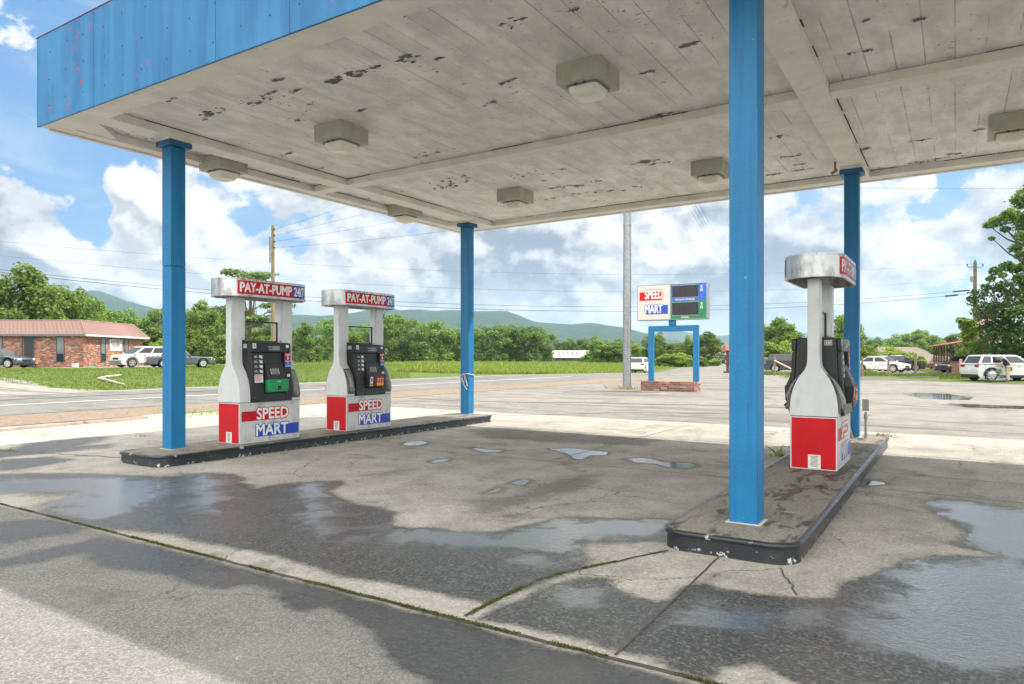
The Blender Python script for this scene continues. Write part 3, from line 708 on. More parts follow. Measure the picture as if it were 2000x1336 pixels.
FILM = [[C2(*p) for p in q] for q in [
 [(180, 640), (440, 655), (760, 670), (1000, 620), (1200, 612), (1500, 618), (1500, 690), (1150, 690), (1050, 760), (800, 740), (420, 720), (250, 720), (150, 680)],
 [(60, 680), (160, 672), (170, 715), (80, 720)], [(930, 900), (1100, 885), (1230, 930), (1180, 975), (1000, 960)],
 [(1440, 1000), (1700, 960), (1700, 1090), (1500, 1060)], [(820, 740), (940, 760), (940, 810), (840, 790)]]] + [[C1(*p) for p in q] for q in [
 [(-200, 440), (300, 425), (700, 420), (780, 480), (640, 560), (440, 600), (260, 570), (200, 540), (400, 500), (-200, 495)],
 [(820, 405), (1000, 405), (1010, 480), (960, 570), (860, 560)], [(1300, 450), (1460, 445), (1500, 600), (1490, 700), (1400, 700), (1310, 560)]]] + [[C3(*p) for p in q] for q in [
 [(1390, 515), (1600, 530), (2000, 600), (2000, 800), (1760, 780), (1640, 740), (1570, 700), (1570, 640), (1480, 590)],
 [(1250, 830), (1400, 790), (1800, 800), (2100, 900), (2100, 1300), (1600, 1280), (1150, 1200), (1050, 1100), (1200, 980)],
 [(180, 1000), (500, 1010), (820, 1010), (860, 1060), (600, 1110), (240, 1080)]]]
def sdf(polys, X, Y):
    out = np.full(X.shape, -9.0)
    for p in polys:
        p = np.array(p); d = np.full(X.shape, 1e9); ins = np.zeros(X.shape, bool)
        for i in range(len(p)):
            a, b = p[i-1], p[i]; e = b-a; L2 = (e**2).sum()+1e-12
            t = np.clip(((X-a[0])*e[0]+(Y-a[1])*e[1])/L2, 0, 1)
            d = np.minimum(d, np.hypot(X-a[0]-t*e[0], Y-a[1]-t*e[1]))
            if a[1] != b[1]:
                c = ((a[1] > Y) != (b[1] > Y)) & (X < (b[0]-a[0])*(Y-a[1])/(b[1]-a[1])+a[0]); ins ^= c
        out = np.maximum(out, np.where(ins, d, -d))
    return out
JY = 2.965      # the mossy joint
def forecourt():
    xs = np.arange(-15.9, 3.01, .05); ys = np.arange(-.6, 14.51, .05)
    X, Y = np.meshgrid(xs, ys); n, k = len(xs), len(ys)
    V = np.stack([X, Y, np.full(X.shape, .006)], -1).reshape(-1, 3)
    I = np.arange(n*k).reshape(k, n)
    F = np.stack([I[:-1, :-1], I[:-1, 1:], I[1:, 1:], I[1:, :-1]], -1).reshape(-1, 4)
    me = bpy.data.meshes.new('forecourt'); me.from_pydata(V.tolist(), [], F.tolist()); me.update()
    dist = np.hypot(X, Y)
    for nm, arr in (('wet', np.clip(.5+sdf(WET, X, Y)/(.10+.06*dist), 0, 1)), ('pool', np.clip(.5+sdf(POOL, X, Y)/.5, 0, 1)),
                    ('asphalt', np.clip((JY-Y)/.06, 0, 1)), ('film', np.clip(.5+sdf(FILM, X, Y)/(.25+.10*dist), 0, 1)), ('stain', np.clip(.5+sdf(STAIN, X, Y)/1.2, 0, 1))):
        a = me.attributes.new(nm, 'FLOAT', 'POINT'); a.data.foreach_set('value', arr.astype(np.float32).ravel())
    tag(link('forecourt', me, None, M['forecourt']), kind='structure')
forecourt()
M['joint'] = plain('dark_joint', (.055, .05, .042), .9, var=.3)
def wob(pts, amp, step=.1, seed=0):
    out = []; r = random.Random(seed)
    for a, b in zip(pts, pts[1:]):
        a, b = Vector(a[:2]), Vector(b[:2]); k = max(1, int((b-a).length/step)); nn = Vector((-(b-a).y, (b-a).x)).normalized()
        for j in range(k): out.append(a+(b-a)*(j/k)+nn*r.uniform(-amp, amp))
    out.append(Vector(pts[-1][:2])); return out
CRACK = [G(910, 1207), G(960, 1178), G(1010, 1155), G(1045, 1135), G(1100, 1121), G(1150, 1110), G(1210, 1098), G(1303, 1078)]
strip('pavement_joint', wob([(-15.8, JY), (2.9, JY)], .006), .03, .010, M['joint'])
strip('pavement_joint', wob(CRACK, .01, .08), .022, .0105, M['joint'])
strip('pavement_joint', wob([(-1.34, 3.0), (-1.39, 4.85)], .004), .012, .0105, M['joint'])
strip('pavement_joint', wob([(-8.2, 8.1), (-1.9, 8.12)], .005), .014, .0105, M['joint'])
strip('pavement_joint', wob([(-.86, 8.3), (2.9, 8.05)], .005), .014, .0105, M['joint'])
strip('pavement_joint', wob([(-.86, 9.5), (2.9, 9.2)], .005), .014, .0105, M['joint'])
strip('pavement_joint', wob([(-8.2, 11.6), (2.9, 11.2)], .01), .014, .0105, M['joint'])
strip('pavement_joint', wob([G(1520, 1112), G(1540, 1135), G(1556, 1165)], .02, .05), .010, .0105, M['joint'])
strip('pavement_joint', wob([(-4.6, 8.1), (-4.6, 14)], .005), .012, .0105, M['joint'])
strip('pavement_joint', wob([(-15, 3.9), (-9.4, 5.3)], .03), .02, .0105, M['joint'])

M['water'] = plain('puddle_water', (.05, .047, .04), .04, var=.2)
def puddle(pts, label):
    P = [G(*p) for p in pts]; o_ = []; r = random.Random(len(pts)); n = len(P)
    for i in range(n):
        for k in range(4): q = P[i].lerp(P[(i+1) % n], k/4); o_.append((q.x+r.uniform(-.05, .05), q.y+r.uniform(-.05, .05)))
    o = sheet('puddle', o_, .006, M['water'], .7); o['label'] = label
puddle([(1762, 768), (1800, 766), (1850, 768), (1905, 776), (1892, 781), (1840, 780), (1800, 778)], 'puddle out on the sunny lot')
puddle([(1838, 790), (1860, 788), (1905, 790), (2000, 793), (2080, 796), (2000, 799), (1890, 796)], 'long thin puddle at the right picture edge')
strip('tar_seam', wob([G(1010, 786), G(1120, 786), G(1250, 789), G(1422, 792), G(1560, 797)], .05, .6), .22, .009, M['tar'])
strip('tar_seam', wob([G(1100, 766), G(1190, 765), G(1250, 764.5)], .05, .6), .30, .009, M['tar'])
strip('tar_seam', wob([G(800, 778), G(900, 783), G(1010, 786)], .04, .6), .10, .009, M['tar'])
strip('tar_seam', wob([G(1000, 812), G(1200, 806), G(1424, 808)], .03, .5), .07, .009, M['tar'])
strip('tar_seam', wob([G(1365, 752), G(1424, 753), G(1560, 757)], .06, .6), .35, .009, M['tar'])
strip('tar_seam', wob([G(1690, 786), G(1800, 794), G(1990, 802)], .05, .6), .10, .009, M['tar'])
def blades(name, pts, hgt, wid, mat, lean=.4, seed=1, seglean=True, kind='stuff', parent=None):
    "thin upright blades: one triangle-tipped quad each; pts = list of (x,y,z,scale)"
    r = np.random.RandomState(seed); n = len(pts); P = np.array(pts)
    a = r.uniform(0, 2*PI, n); h = hgt*P[:, 3]*r.uniform(.5, 1.2, n); wd = wid*r.uniform(.7, 1.3, n)
    dx, dy = np.cos(a)*wd, np.sin(a)*wd
    lx, ly = r.normal(0, lean, n)*h, r.normal(0, lean, n)*h
    V = np.zeros((n, 4, 3)); V[:, 0, 0] = P[:, 0]-dx; V[:, 0, 1] = P[:, 1]-dy; V[:, 1, 0] = P[:, 0]+dx; V[:, 1, 1] = P[:, 1]+dy
    V[:, 2, 0] = P[:, 0]+dx*.6+lx*.45; V[:, 2, 1] = P[:, 1]+dy*.6+ly*.45; V[:, 3, 0] = P[:, 0]+lx; V[:, 3, 1] = P[:, 1]+ly
    V[:, :2, 2] = P[:, 2][:, None]; V[:, 2, 2] = P[:, 2]+h*.6; V[:, 3, 2] = P[:, 2]+h
    I = np.arange(n*4).reshape(n, 4)
    me = bpy.data.meshes.new(name); me.from_pydata(V.reshape(-1, 3).tolist(), [], I.tolist()); me.update()
    t = me.attributes.new('tone', 'FLOAT', 'FACE'); t.data.foreach_set('value', r.uniform(0, 1, n).astype(np.float32))
    o = link(name, me, parent, mat)
    if kind: tag(o, kind=kind)
    return o
def moss():
    r = random.Random(3); P = []
    for i in range(15000):
        x = r.uniform(-11, 1.2); y = JY+r.gauss(0, .0085)
        if mnoise.noise(Vector((x*2.1, 0, 3))) < -.12: continue
        P.append((x, y, .010, r.uniform(.4, 1)))
    for a, b in zip(CRACK, CRACK[1:]):
        for i in range(420):
            t = r.random(); q = a+(b-a)*t
            if mnoise.noise(Vector((q.x*3, q.y*3, 8))) < -.2: continue
            P.append((q.x+r.gauss(0, .008), q.y+r.gauss(0, .008), .010, r.uniform(.3, .9)))
    o = blades('joint_moss', P, .010, .005, M['moss'], .7)
    tag(o, 'green moss growing along the pavement joint', 'moss')
moss()
# ---------------------------------------------------------------- canopy
M['rustdark'] = plain('dark_screw', (.012, .07, .12), .6)
CX0, CX1, CY0, CY1 = -9.95, 8.0, 4.28, 13.38
ZF, ZT, ZB, ZC = 4.345, 5.48, 4.355, 4.465
def wp(p):
    x, y, z = p
    if y > CY0: y -= .03*(x-CX0)*(y-CY0)/9.1
    return Vector((x, y, z))
class WB(MB):
    def box(s, a, b, M=None):
        (x0, y0, z0), (x1, y1, z1) = a, b
        return s.prism([(x0, y0), (x1, y0), (x1, y1), (x0, y1)], 'z', z0, z1, wp)
cano = thing('gas_station_canopy', 'white-boarded filling station canopy with a chalky blue fascia on blue columns', 'canopy')
m = WB(); xs = [-9.95, -8.55, -6.22, -5.12, -2.6, -.2, 2.2, 4.6, 7.0, 8.0]
for a, b in zip(xs, xs[1:]): m.box((a+.003, CY0-.012, ZF), (b-.003, CY0+.012, ZT))
m.build('front_fascia', M['fascia'], cano, .004)
rr_ = random.Random(9); m = MB()
for k in range(44):
    x_, z_ = CX0+.35+(k % 15)*.42+rr_.uniform(-.04, .04), ZF+.22+.34*(k//15)+rr_.uniform(-.03, .03); m.cyl((x_, CY0-.0135, z_), .008, .006, 'y', 8)
m.build('fascia_screw', M['rustdark'], cano)
m = WB(); ys = [4.31, 6.7, 9.1, 11.5, 13.35]
for a, b in zip(ys, ys[1:]): m.box((CX0-.012, a+.003, ZF+.03), (CX0+.012, b-.003, ZT))
m.build('side_fascia', M['fascia'], cano, .004)
m = WB()
for a, b in zip(xs, xs[1:]): m.box((a+.003, CY1-.012, ZF+.03), (b-.003, CY1+.012, ZT))
m.box((CX1-.03, 4.32, ZF), (CX1+.03, 13.34, ZT))
m.build('rear_fascia', M['fascia'], cano, .004)
M['pinkedge'] = plain('faded_red_edge', (.42, .05, .10), .5)
m = WB(); m.box((CX0-.02, CY0-.02, ZT+.002), (CX1+.02, CY0+.05, ZT+.006)); m.box((CX0-.02, CY0+.052, ZT+.002), (CX0+.05, CY1+.05, ZT+.006))
m.build('roof_edge_trim', M['pinkedge'], cano)
m = WB(); m.box((CX0+.032, CY0+.032, 5.2), (CX1-.032, CY1-.032, 5.28)); m.build('roof_deck', M['trimw'], cano)
m = WB(); m.box((CX0+.032, CY0+.032, ZC), (CX1-.032, CY1-.032, ZC+.03)); m.build('soffit_boards', M['soffit'], cano)
m = WB()
m.box((CX0+.014, CY0+.014, ZB), (CX1-.034, CY0+.33, ZC-.002))
m.box((CX0+.014, CY1-.30, ZB), (CX1-.014, CY1-.014, ZC-.002))
m.box((CX0+.014, CY0+.332, ZB), (CX0+.25, CY1-.302, ZC-.002))
m.box((CX1-.25, CY0+.332, ZB), (CX1-.034, CY1-.302, ZC-.002))
m.box((CX0-.03, CY0+.12, ZF-.006), (CX0+.05, CY1+.03, ZB-.002)); m.box((CX0+.051, CY1-.05, ZF-.007), (CX1, CY1+.03, ZB-.003))
for yy, sg in ((CY0+.33, 1), (CY1-.30, -1)):
    m.prism([(CX0+.25, yy), (CX0+.25+.62, yy), (CX0+.25+.48, yy+.001*sg), (CX0+.25, yy+.50*sg), (CX0+.25, yy+.36*sg)] if False else [(CX0+.251, yy), (CX0+.80, yy), (CX0+.251, yy+.55*sg)], 'z', ZB+.012, ZC-.003, wp)
m.build('perimeter_trim', M['trimw'], cano, .005)
m = WB()
for xc in (-9.0, -1.36, 6.3): m.box((xc-.16, CY0+.332, ZB-.004), (xc+.16, CY1-.302, ZC-.003))
m.build('cross_beam', M['trimw'], cano, .006)
m = WB()
for a, b in ((CX0+.252, -9.162), (-8.838, -1.522), (-1.198, 6.138), (6.462, CX1-.252)): m.box((a, 8.62, ZB-.001), (b, 8.86, ZC-.004))
m.build('centre_beam', M['trimw'], cano, .006)
M['grime'] = plain('dark_gap_grime', (.055, .05, .042), .9, var=.5, vscale=20)
def gaps():
    "broken dark gaps where the beams meet the boards"
    r = random.Random(17); m = WB()
    def run(p, q, w_):
        p, q = Vector(p), Vector(q); L = (q-p).length; a = 0
        while a < L:
            k = min(L-a, r.uniform(.15, .9))
            if r.random() < .45:
                u, v = p.lerp(q, a/L), p.lerp(q, (a+k*.97)/L); h_ = r.uniform(.004, .013)
                x0, x1, y0, y1 = min(u.x, v.x), max(u.x, v.x), min(u.y, v.y), max(u.y, v.y)
                if x1-x0 < y1-y0: x0, x1 = sorted((x0, x0+w_*r.uniform(.5, 1.2)))
                else: y0, y1 = sorted((y0, y0+w_*r.uniform(.5, 1.2)))
                m.box((x0, y0, ZC-h_), (x1, y1, ZC-.0015))
            a += k
    for xc in (-9.0, -1.36):
        for s_ in (-1, 1): run((xc+s_*.161, CY0+.34, 0), (xc+s_*.161, CY1-.31, 0), s_*.012)
    for a, b in ((CX0+.26, -9.17), (-8.83, -1.53), (-1.19, 6.1)):
        run((a, 8.619, 0), (b, 8.619, 0), -.012); run((a, 8.861, 0), (b, 8.861, 0), .012)
        run((a, CY0+.331, 0), (b, CY0+.331, 0), .010); run((a, CY1-.301, 0), (b, CY1-.301, 0), -.012)
    run((CX0+.251, CY0+1.0, 0), (CX0+.251, CY1-.4, 0), .012)
    o = m.build('board_gap', M['grime'], cano); o['kind'] = 'stuff'
gaps()
def column(xc, yc, label, seam=None):
    p = wp((xc, yc, 0)); x, y = p.x, p.y; w_ = .105
    m = MB()
    zs = [.152, 4.24] if not seam else [.152, seam, seam+.006, 4.24]
    if seam: m.box((x-w_, y-w_, .152), (x+w_, y+w_, seam)); m.box((x-w_+.004, y-w_+.004, seam), (x+w_-.004, y+w_-.004, seam+.012)); m.box((x-w_-.002, y-w_-.002, seam+.012), (x+w_-.001, y+w_-.001, 4.24))
    else: m.box((x-w_, y-w_, .152), (x+w_, y+w_, 4.24))
    c = m.build('support_column', M['blue'], cano, .007); c['label'] = label
    m = MB(); m.box((x-.165, y-.165, 4.241), (x+.165, y+.165, 4.316)); m.build('column_cap', M['blue_dark'], c, .008)
    m = MB(); m.box((x-.158, y-.158, 4.318), (x+.158, y+.158, ZC-.006)); m.build('bearing_block', M['trimw'], c, .004)
    m = MB(); m.box((x-.13, y-.13, .150), (x+.13, y+.125, .157)); m.build('base_grout', M['palestone'], c, .003)
    return c
column(-9.0, 5.55, 'blue column with a weld seam at the front of the far kerb island', 2.62)
column(-9.05, 12.40, 'blue column with a grey rope tied round it')
column(-1.345, 5.47, 'nearest blue column standing on the near kerb island')
column(-1.375, 12.3, 'blue column behind the single pump with grey conduits at its foot')
# curled flakes of paint hanging from the boards
def flakes():
    r = random.Random(5); m = MB(); fl = MB(); kz = [0]
    def patch(x, y, rx, ry):
        n = r.randint(10, 16); kz[0] += 1; z = ZC-.0012-kz[0]*2e-5; ph = r.uniform(0, 9)
        m.poly([(x+rx*q*math.cos(2*PI*i/n), y+ry*q*math.sin(2*PI*i/n), z) for i in range(n) for q in (1+.55*(r.random()-.5)+.3*math.sin(3*2*PI*i/n+ph),)])
    for u, v, n, sp in [(410, 222, 9, .10), (500, 195, 14, .16), (648, 158, 6, .10), (690, 143, 12, .10), (722, 134, 8, .06), (795, 112, 12, .09), (862, 112, 5, .05), (333, 195, 6, .05), (430, 212, 5, .05), (1000, 45, 9, .10), (1290, 225, 16, .10), (1310, 235, 8, .05), (1262, 316, 22, .08), (1300, 316, 6, .05), (1130, 360, 26, .25), (1040, 340, 18, .25), (900, 350, 24, .30), (870, 365, 18, .2), (1180, 372, 20, .3), (1090, 385, 14, .3), (1170, 395, 10, .2),
                    (1340, 88, 8, .05), (1262, 142, 6, .05), (1530, 265, 8, .06), (1545, 305, 9, .08), (1565, 320, 6, .05), (1510, 340, 9, .05), (1575, 330, 8, .06), (1795, 274, 10, .06), (1840, 308, 14, .09), (1800, 315, 8, .06), (1910, 253, 5, .04), (740, 385, 16, .2), (735, 400, 12, .15), (560, 300, 7, .06), (620, 330, 8, .1), (1385, 210, 7, .05), (705, 215, 5, .05), (580, 235, 5, .05), (960, 200, 6, .08), (985, 160, 5, .05), (545, 155, 6, .05), (570, 178, 5, .05), (530, 180, 5, .04), (650, 260, 5, .05), (1110, 20, 3, .03), (1490, 60, 4, .05), (1680, 100, 4, .05), (1690, 40, 3, .04), (1800, 35, 3, .04), (1860, 300, 8, .08), (1690, 290, 8, .08), (840, 300, 8, .15), (600, 345, 9, .15), (310, 268, 10, .12)]:
        c = G(u, v, ZC)
        for i in range(n):
            x, y = c.x+r.gauss(0, sp*1.2), c.y+r.gauss(0, sp*.35); q = r.uniform(.2, 1)**2; patch(x, y, .008+.045*q, .005+.020*q)
            if r.random() < .30:
                ang = r.uniform(0, PI); L, w_ = r.uniform(.015, .06), r.uniform(.006, .02); ca, sa = math.cos(ang), math.sin(ang); dz_ = r.uniform(.004, .025)
                fl.poly([(x, y, ZC-.003), (x+ca*L*.5-sa*w_, y+sa*L*.5+ca*w_, ZC-.004-dz_*.3), (x+ca*L, y+sa*L, ZC-.004-dz_), (x+ca*L*.5+sa*w_, y+sa*L*.5-ca*w_, ZC-.004)])
    for u, v, rx, ry in ((650, 158, .105, .05), (408, 222, .085, .045), (400, 232, .05, .02), (505, 200, .06, .025), (700, 146, .075, .03), (793, 108, .05, .03), (807, 119, .04, .02), (1258, 314, .09, .035), (1275, 320, .06, .03), (1262, 316, .05, .05), (1299, 230, .035, .05), (1912, 252, .07, .02), (880, 360, .07, .02), (1130, 362, .09, .025), (1062, 352, .06, .02), (735, 398, .08, .025)):
        c = G(u, v, ZC); patch(c.x, c.y, rx, ry)
    a_ = m.build('bare_patches', M['soffit_bare'], cano); a_['kind'] = 'stuff'
    b_ = fl.build('peeling_flakes', M['soffit_flake'], cano); b_['kind'] = 'stuff'
    c = G(727, 134, ZC); c2 = MB(); c2.loft([[(c.x-.10, c.y, ZC-.002), (c.x-.02, c.y-.03, ZC-.01), (c.x+.09, c.y-.02, ZC-.035), (c.x+.10, c.y+.02, ZC-.04), (c.x, c.y+.03, ZC-.012)], [(c.x-.10, c.y, ZC-.004), (c.x-.02, c.y-.03, ZC-.013), (c.x+.09, c.y-.02, ZC-.038), (c.x+.10, c.y+.02, ZC-.043), (c.x, c.y+.03, ZC-.015)]]); c2.build('hanging_paint_curl', M['trimw'], cano)
M['soffit_flake'] = plain('peeled_paint_flake', (.16, .155, .14), .8, var=.5, vscale=30)
M['soffit_bare'] = plain('bare_weathered_board', (.145, .14, .13), .9, var=.55, vscale=14)
flakes()
# a stub of pipe hanging by the rear near column
t_ = thing('drain_pipe_stub', 'short rusty pipe elbow hanging from the canopy boards beside the rear column', 'pipe', tuple(G(1631, 318, 4.45)))
M['rust'] = plain('rusty_pipe', (.30, .22, .13), .7, var=.3, vscale=30)
MB().tube([(0, 0, .01), (0, 0, -.13)], .017, 8).build('pipe', M['rust'], t_)
MB().tube([(.03, 0, -.11), (-.05, -.02, -.17)], .022, 8).build('elbow', M['rust'], t_)
# ---------------------------------------------------------------- canopy lights
def light_fixture(x, y, label):
    t = thing('canopy_light', label, 'ceiling light', tuple(wp((x, y, 0)).xy)+(ZC,), 0, 'box lights under the canopy')
    a = .25
    MB().box((-a, -a, -.215), (a, a, .0)).build('housing', M['fixt'], t, .006)
    m = MB()
    def rr(h, z, k=.05): 
        out = []
        for cx, cy, a0 in ((h-k, h-k, 0), (-h+k, h-k, 90), (-h+k, -h+k, 180), (h-k, -h+k, 270)):
            for j in range(5): an = math.radians(a0+j*22.5); out.append((cx+k*math.cos(an), cy+k*math.sin(an), z))
        return out
    m.loft([rr(.185, -.216), rr(.185, -.232), rr(.172, -.234)]); fr = m.build('lens_frame', M['fixtd'], t, 0, 40)
    m = MB(); m.loft([rr(.168, -.234), rr(.165, -.265), rr(.135, -.325, .06), rr(.09, -.338, .05)]); m.build('lens', M['lens'], t, 0, 50)
    m = MB()
    for sx in (-.05, .05): m.box((sx-.012, -.20, -.236), (sx+.012, -.187, -.218))
    m.build('latch', M['ink'], fr)
    return t
for x, y, l in [(-6.93, 6.66, 'grey box light between the front left column and the largest near light'),
                (-3.29, 6.72, 'largest-looking grey box light, nearest to the camera under the canopy'),
                (-9.55, 6.70, 'grey box light at the left canopy edge beside the front far column'),
                (-9.45, 10.80, 'grey box light at the left canopy edge just before the rear far column'),
                (-6.88, 10.98, 'grey box light in the rear bay just right of the rear far column'),
                (-3.28, 11.17, 'grey box light in the rear bay just left of the nearest blue column'),
                (.60, 11.20, 'grey box light cut by the right picture edge under the canopy')]:
    light_fixture(x, y, l)
# ---------------------------------------------------------------- kerb islands
def rrect(x0, y0, x1, y1, r, z, n=8):
    out = []
    for cx, cy, a0 in ((x1-r, y1-r, 0), (x0+r, y1-r, 90), (x0+r, y0+r, 180), (x1-r, y0+r, 270)):
        for j in range(n+1): an = math.radians(a0+j*90/n); out.append((cx+r*math.cos(an), cy+r*math.sin(an), z))
    return out
def island(x0, x1, y0, y1, label):
    xc, yc = (x0+x1)/2, (y0+y1)/2
    t = thing('pump_island', label, 'kerb island', (xc, yc, .006), 0, 'raised kerb islands for the pumps')
    a, b = (x1-x0)/2, (y1-y0)/2; r = .20
    rg = lambda o, z: rrect(-a-o, -b-o, a+o, b+o, r+o, z)
    def dense(R_, k=10):
        out = []
        for i in range(len(R_)):
            p, q = Vector(R_[i]), Vector(R_[(i+1) % len(R_)]); n = max(1, int((q-p).length/.4))
            for j in range(n): out.append(tuple(p+(q-p)*(j/n)))
        return out
    m = MB(); m.loft([dense(rg(-.004, -.02)), dense(rg(-.012, .105))], False); m.build('kerb_side', M['isl_side'], t, 0, 40)
    m = MB(); m.loft([dense(rg(-.012, .105)), dense(rg(.006, .110)), dense(rg(.012, .122)), dense(rg(.008, .136)), dense(rg(-.004, .143)), dense(rg(-.03, .1435))], False); m.build('steel_nosing', M['isl_nose'], t, 0, 60)
    m = MB(); m.poly(rg(-.028, .1432)); m.build('island_top', M['isl_top'], t)
island(-9.43, -8.40, 4.97, 12.50, 'long black-edged kerb island carrying the two pumps')
island(-1.84, -.885, 4.87, 12.42, 'nearest worn kerb island with a chipped black edge carrying the single pump')
# ---------------------------------------------------------------- pumps
def prof():
    pts = [(.25, .59), (.25, .66), (.246, .72), (.238, .79), (.226, .85), (.208, .91), (.185, .965), (.155, 1.02), (.122, 1.065), (.092, 1.105), (.072, 1.15), (.064, 1.21), (.062, 1.30), (.062, 2.115)]
    return pts+[(-x, z) for x, z in reversed(pts)]
HV_R, HV_L = .31, .45
def stad(q, off=0.0, side=1):
    r = HV_R+off
    if abs(q) <= HV_L: x, y = r, q
    else:
        th = (abs(q)-HV_L)/HV_R; x = r*math.cos(th); y = math.copysign(HV_L+r*math.sin(th), q)
    return (x*side, y*side)
def pump(x, y, label, num, flap, holsters, cable=False, ink=True):
    t = thing('fuel_pump', label, 'fuel pump', (x, y, .1505), 0, 'pay-at-pump fuel dispensers')
    HY = .545
    # base cabinet
    b = MB().box((-.242, -HY+.004, 0), (.242, HY-.004, .585)).build('base_cabinet', M['white_metal'], t, .004)
    for sg in (-1, 1):
        yy = sg*(HY-.0035)
        e = MB().box((-.228, min(yy, yy+sg*.004), .012), (.228, max(yy, yy+sg*.004), .572)).build('end_panel', M['red'], b, .0015)
        e['label'] = 'plain red end panel'
        xo = .03 if sg < 0 else -.03
        MB().box((xo-.03-.055, min(yy+sg*.004, yy+sg*.0055), .014), (xo-.03+.075, max(yy+sg*.004, yy+sg*.0055), .165)).build('warning_sticker', M['paper'], b)
        m = MB()
        for k in range(9):
            wd = .05*(.55+.45*random.random())
            m.box((xo-.02-wd, min(yy+sg*.0056, yy+sg*.0062), .145-k*.0135), (xo-.02+wd, max(yy+sg*.0056, yy+sg*.0062), .150-k*.0135))
        m.build('sticker_print', M['ink'], b)
    for sg in (-1, 1):
        fp = MB().box((min(sg*.2425, sg*.2465), -.53, .012), (max(sg*.2425, sg*.2465), .53, .575)).build('front_panel', M['brushed_w'], b, .0015)
        mp = lambda off: (lambda s, t_: (sg*(.2465+off), sg*(-.53+1.06*s), .012+.563*t_))
        def bar(name, mt, s0, t0, s1, t1, off, slope=0):
            f = mp(off); m = MB(); m.poly([f(s0, t0), f(s1, t0+slope), f(s1, t1+slope), f(s0, t1)]); return m.build(name, mt, b)
        bar('red_stripe', M['red'], .02, .545, .77, .80, .0010); bar('blue_stripe', M['sblue'], .27, .12, .985, .405, .0010)
        for wd, rect, mt, nm in (('SPEED', (.265, .575, .795, .86), M['red'], 'speed'), ('MART', (.255, .15, .79, .435), M['sblue'], 'mart')):
            m = MB(); put_text(m, wd, rect, mp(.0018), .115); m.build(nm+'_outline', mt, b)
            m = MB(); put_text(m, wd, rect, mp(.0034), .035); m.build(nm+'_lettering', M['white'], b)
        m = MB()
        for s in (.16, .87): m.cyl((sg*.2475, sg*(-.53+1.06*s), .545), .008, .004, 'x', 10)
        m.build('panel_bolt', M['ink'], b)
    # bottle-shaped end columns
    for sg in (-1, 1):
        m = MB(); m.prism(prof(), 'y', sg*HY, sg*(HY-.185)); c = m.build('end_column', M['white_metal'], t, .006, None, 2, 50)
        m = MB(); m.box((-.05, min(sg*(HY-.187), sg*(HY-.235)), 1.5), (.05, max(sg*(HY-.187), sg*(HY-.235)), 2.12)); m.build('inner_bracket', M['white_metal'], c, .003)
        m = MB()
        for k in range(5): m.cyl((.0625, sg*(HY-.15), 1.35+k*.16), .005, .004, 'x', 8)
        m.build('rivet', M['steel'], c)
    MB().box((-.2425, -HY+.003, .5852), (.2425, HY-.003, .5898)).build('panel_gap', M['ink'], b)
    # electronics cabinet
    m = MB(); m.prism([(.246, .588), (.246, .66), (.205, 1.455), (.19, 1.468), (-.19, 1.468), (-.205, 1.455), (-.246, .66), (-.246, .588)], 'y', -.358, .358)
    cab = m.build('electronics_cabinet', M['black'], t, .008, None, 2, 25)
    for sg in (1, -1):
        P = lambda s, t_, off=0: Vector((sg*(.249-.042*t_+off), sg*(-.355+.71*s), .592+.868*t_))
        def slab(name, mt, s0, t0, s1, t1, o0, o1, par=cab, bev=.004, o1b=None):
            o1b = o1 if o1b is None else o1b
            m = MB(); m.loft([[P(s0, t0, o0), P(s1, t0, o0), P(s1, t1, o0), P(s0, t1, o0)], [P(s0, t0, o1), P(s1, t0, o1), P(s1, t1, o1b), P(s0, t1, o1b)]])
            return m.build(name, mt, par, bev)
        head = slab('display_head', M['black'], 0, .83, 1, .995, 0, .050, bev=.012)
        slab('side_bezel', M['black'], 0, .0, .30, .825, 0, .042, bev=.008); slab('side_bezel', M['black'], .835, .0, 1, .825, 0, .042, bev=.008)
        slab('lower_bezel', M['black'], .302, 0, .833, .14, 0, .040, bev=.006)
        slab('amount_display', M['lcd'], .51, .87, .71, .945, .050, .053, bev=.001)
        m = MB()
        for tt in (.93, .885):
            f = lambda s, t_: P(s, t_, .0535)
            put_text(m, 'SALE' if tt > .9 else 'GALLONS', (.415, tt-.012, .49, tt+.012), f, .01)
        m.build('display_lettering', M['paper'], cab)
        slab('number_sticker', M['paper'], .03, .90, .115, .985, .050, .052, bev=0); slab('corner_sticker', M['paper'], .87, .915, .94, .965, .050, .052, bev=0)
        m = MB(); put_text(m, num, (.052, .915, .093, .972), lambda s, t_: P(s, t_, .0526), .02); m.build('pump_number', M['ink'], cab)
        # instruction plate: four rows of little pictures
        slab('instruction_plate', M['charcoal'], .06, .47, .275, .80, .042, .044, bev=0)
        m = MB()
        for k in range(4):
            t0 = .735-k*.082
            m.loft([[P(.205, t0, .0445), P(.265, t0-.008, .0445), P(.27, t0+.05, .0445), P(.19, t0+.045, .0445)]], False) if False else m.poly([P(.20, t0+.004, .0446), P(.265, t0-.008, .0446), P(.268, t0+.044, .0446), P(.185, t0+.05, .0446)])
            for q in range(2): m.poly([P(.068, t0+.012+q*.018, .0446), P(.15-.02*q, t0+.012+q*.018, .0446), P(.15-.02*q, t0+.020+q*.018, .0446), P(.068, t0+.020+q*.018, .0446)])
        m.build('instruction_print', M['paper'], cab)
        if flap == 'green':
            slab('notice_sheet', M['paper'], .065, .325, .27, .46, .042, .0435, bev=0)
            m = MB()
            for q in range(6): m.poly([P(.08, .44-q*.018, .0438), P(.255-.03*(q % 3), .44-q*.018, .0438), P(.255-.03*(q % 3), .447-q*.018, .0438), P(.08, .447-q*.018, .0438)])
            m.build('notice_print', M['red'], cab)
        # sloping card reader
        m = MB(); A0 = .325; A1 = .815
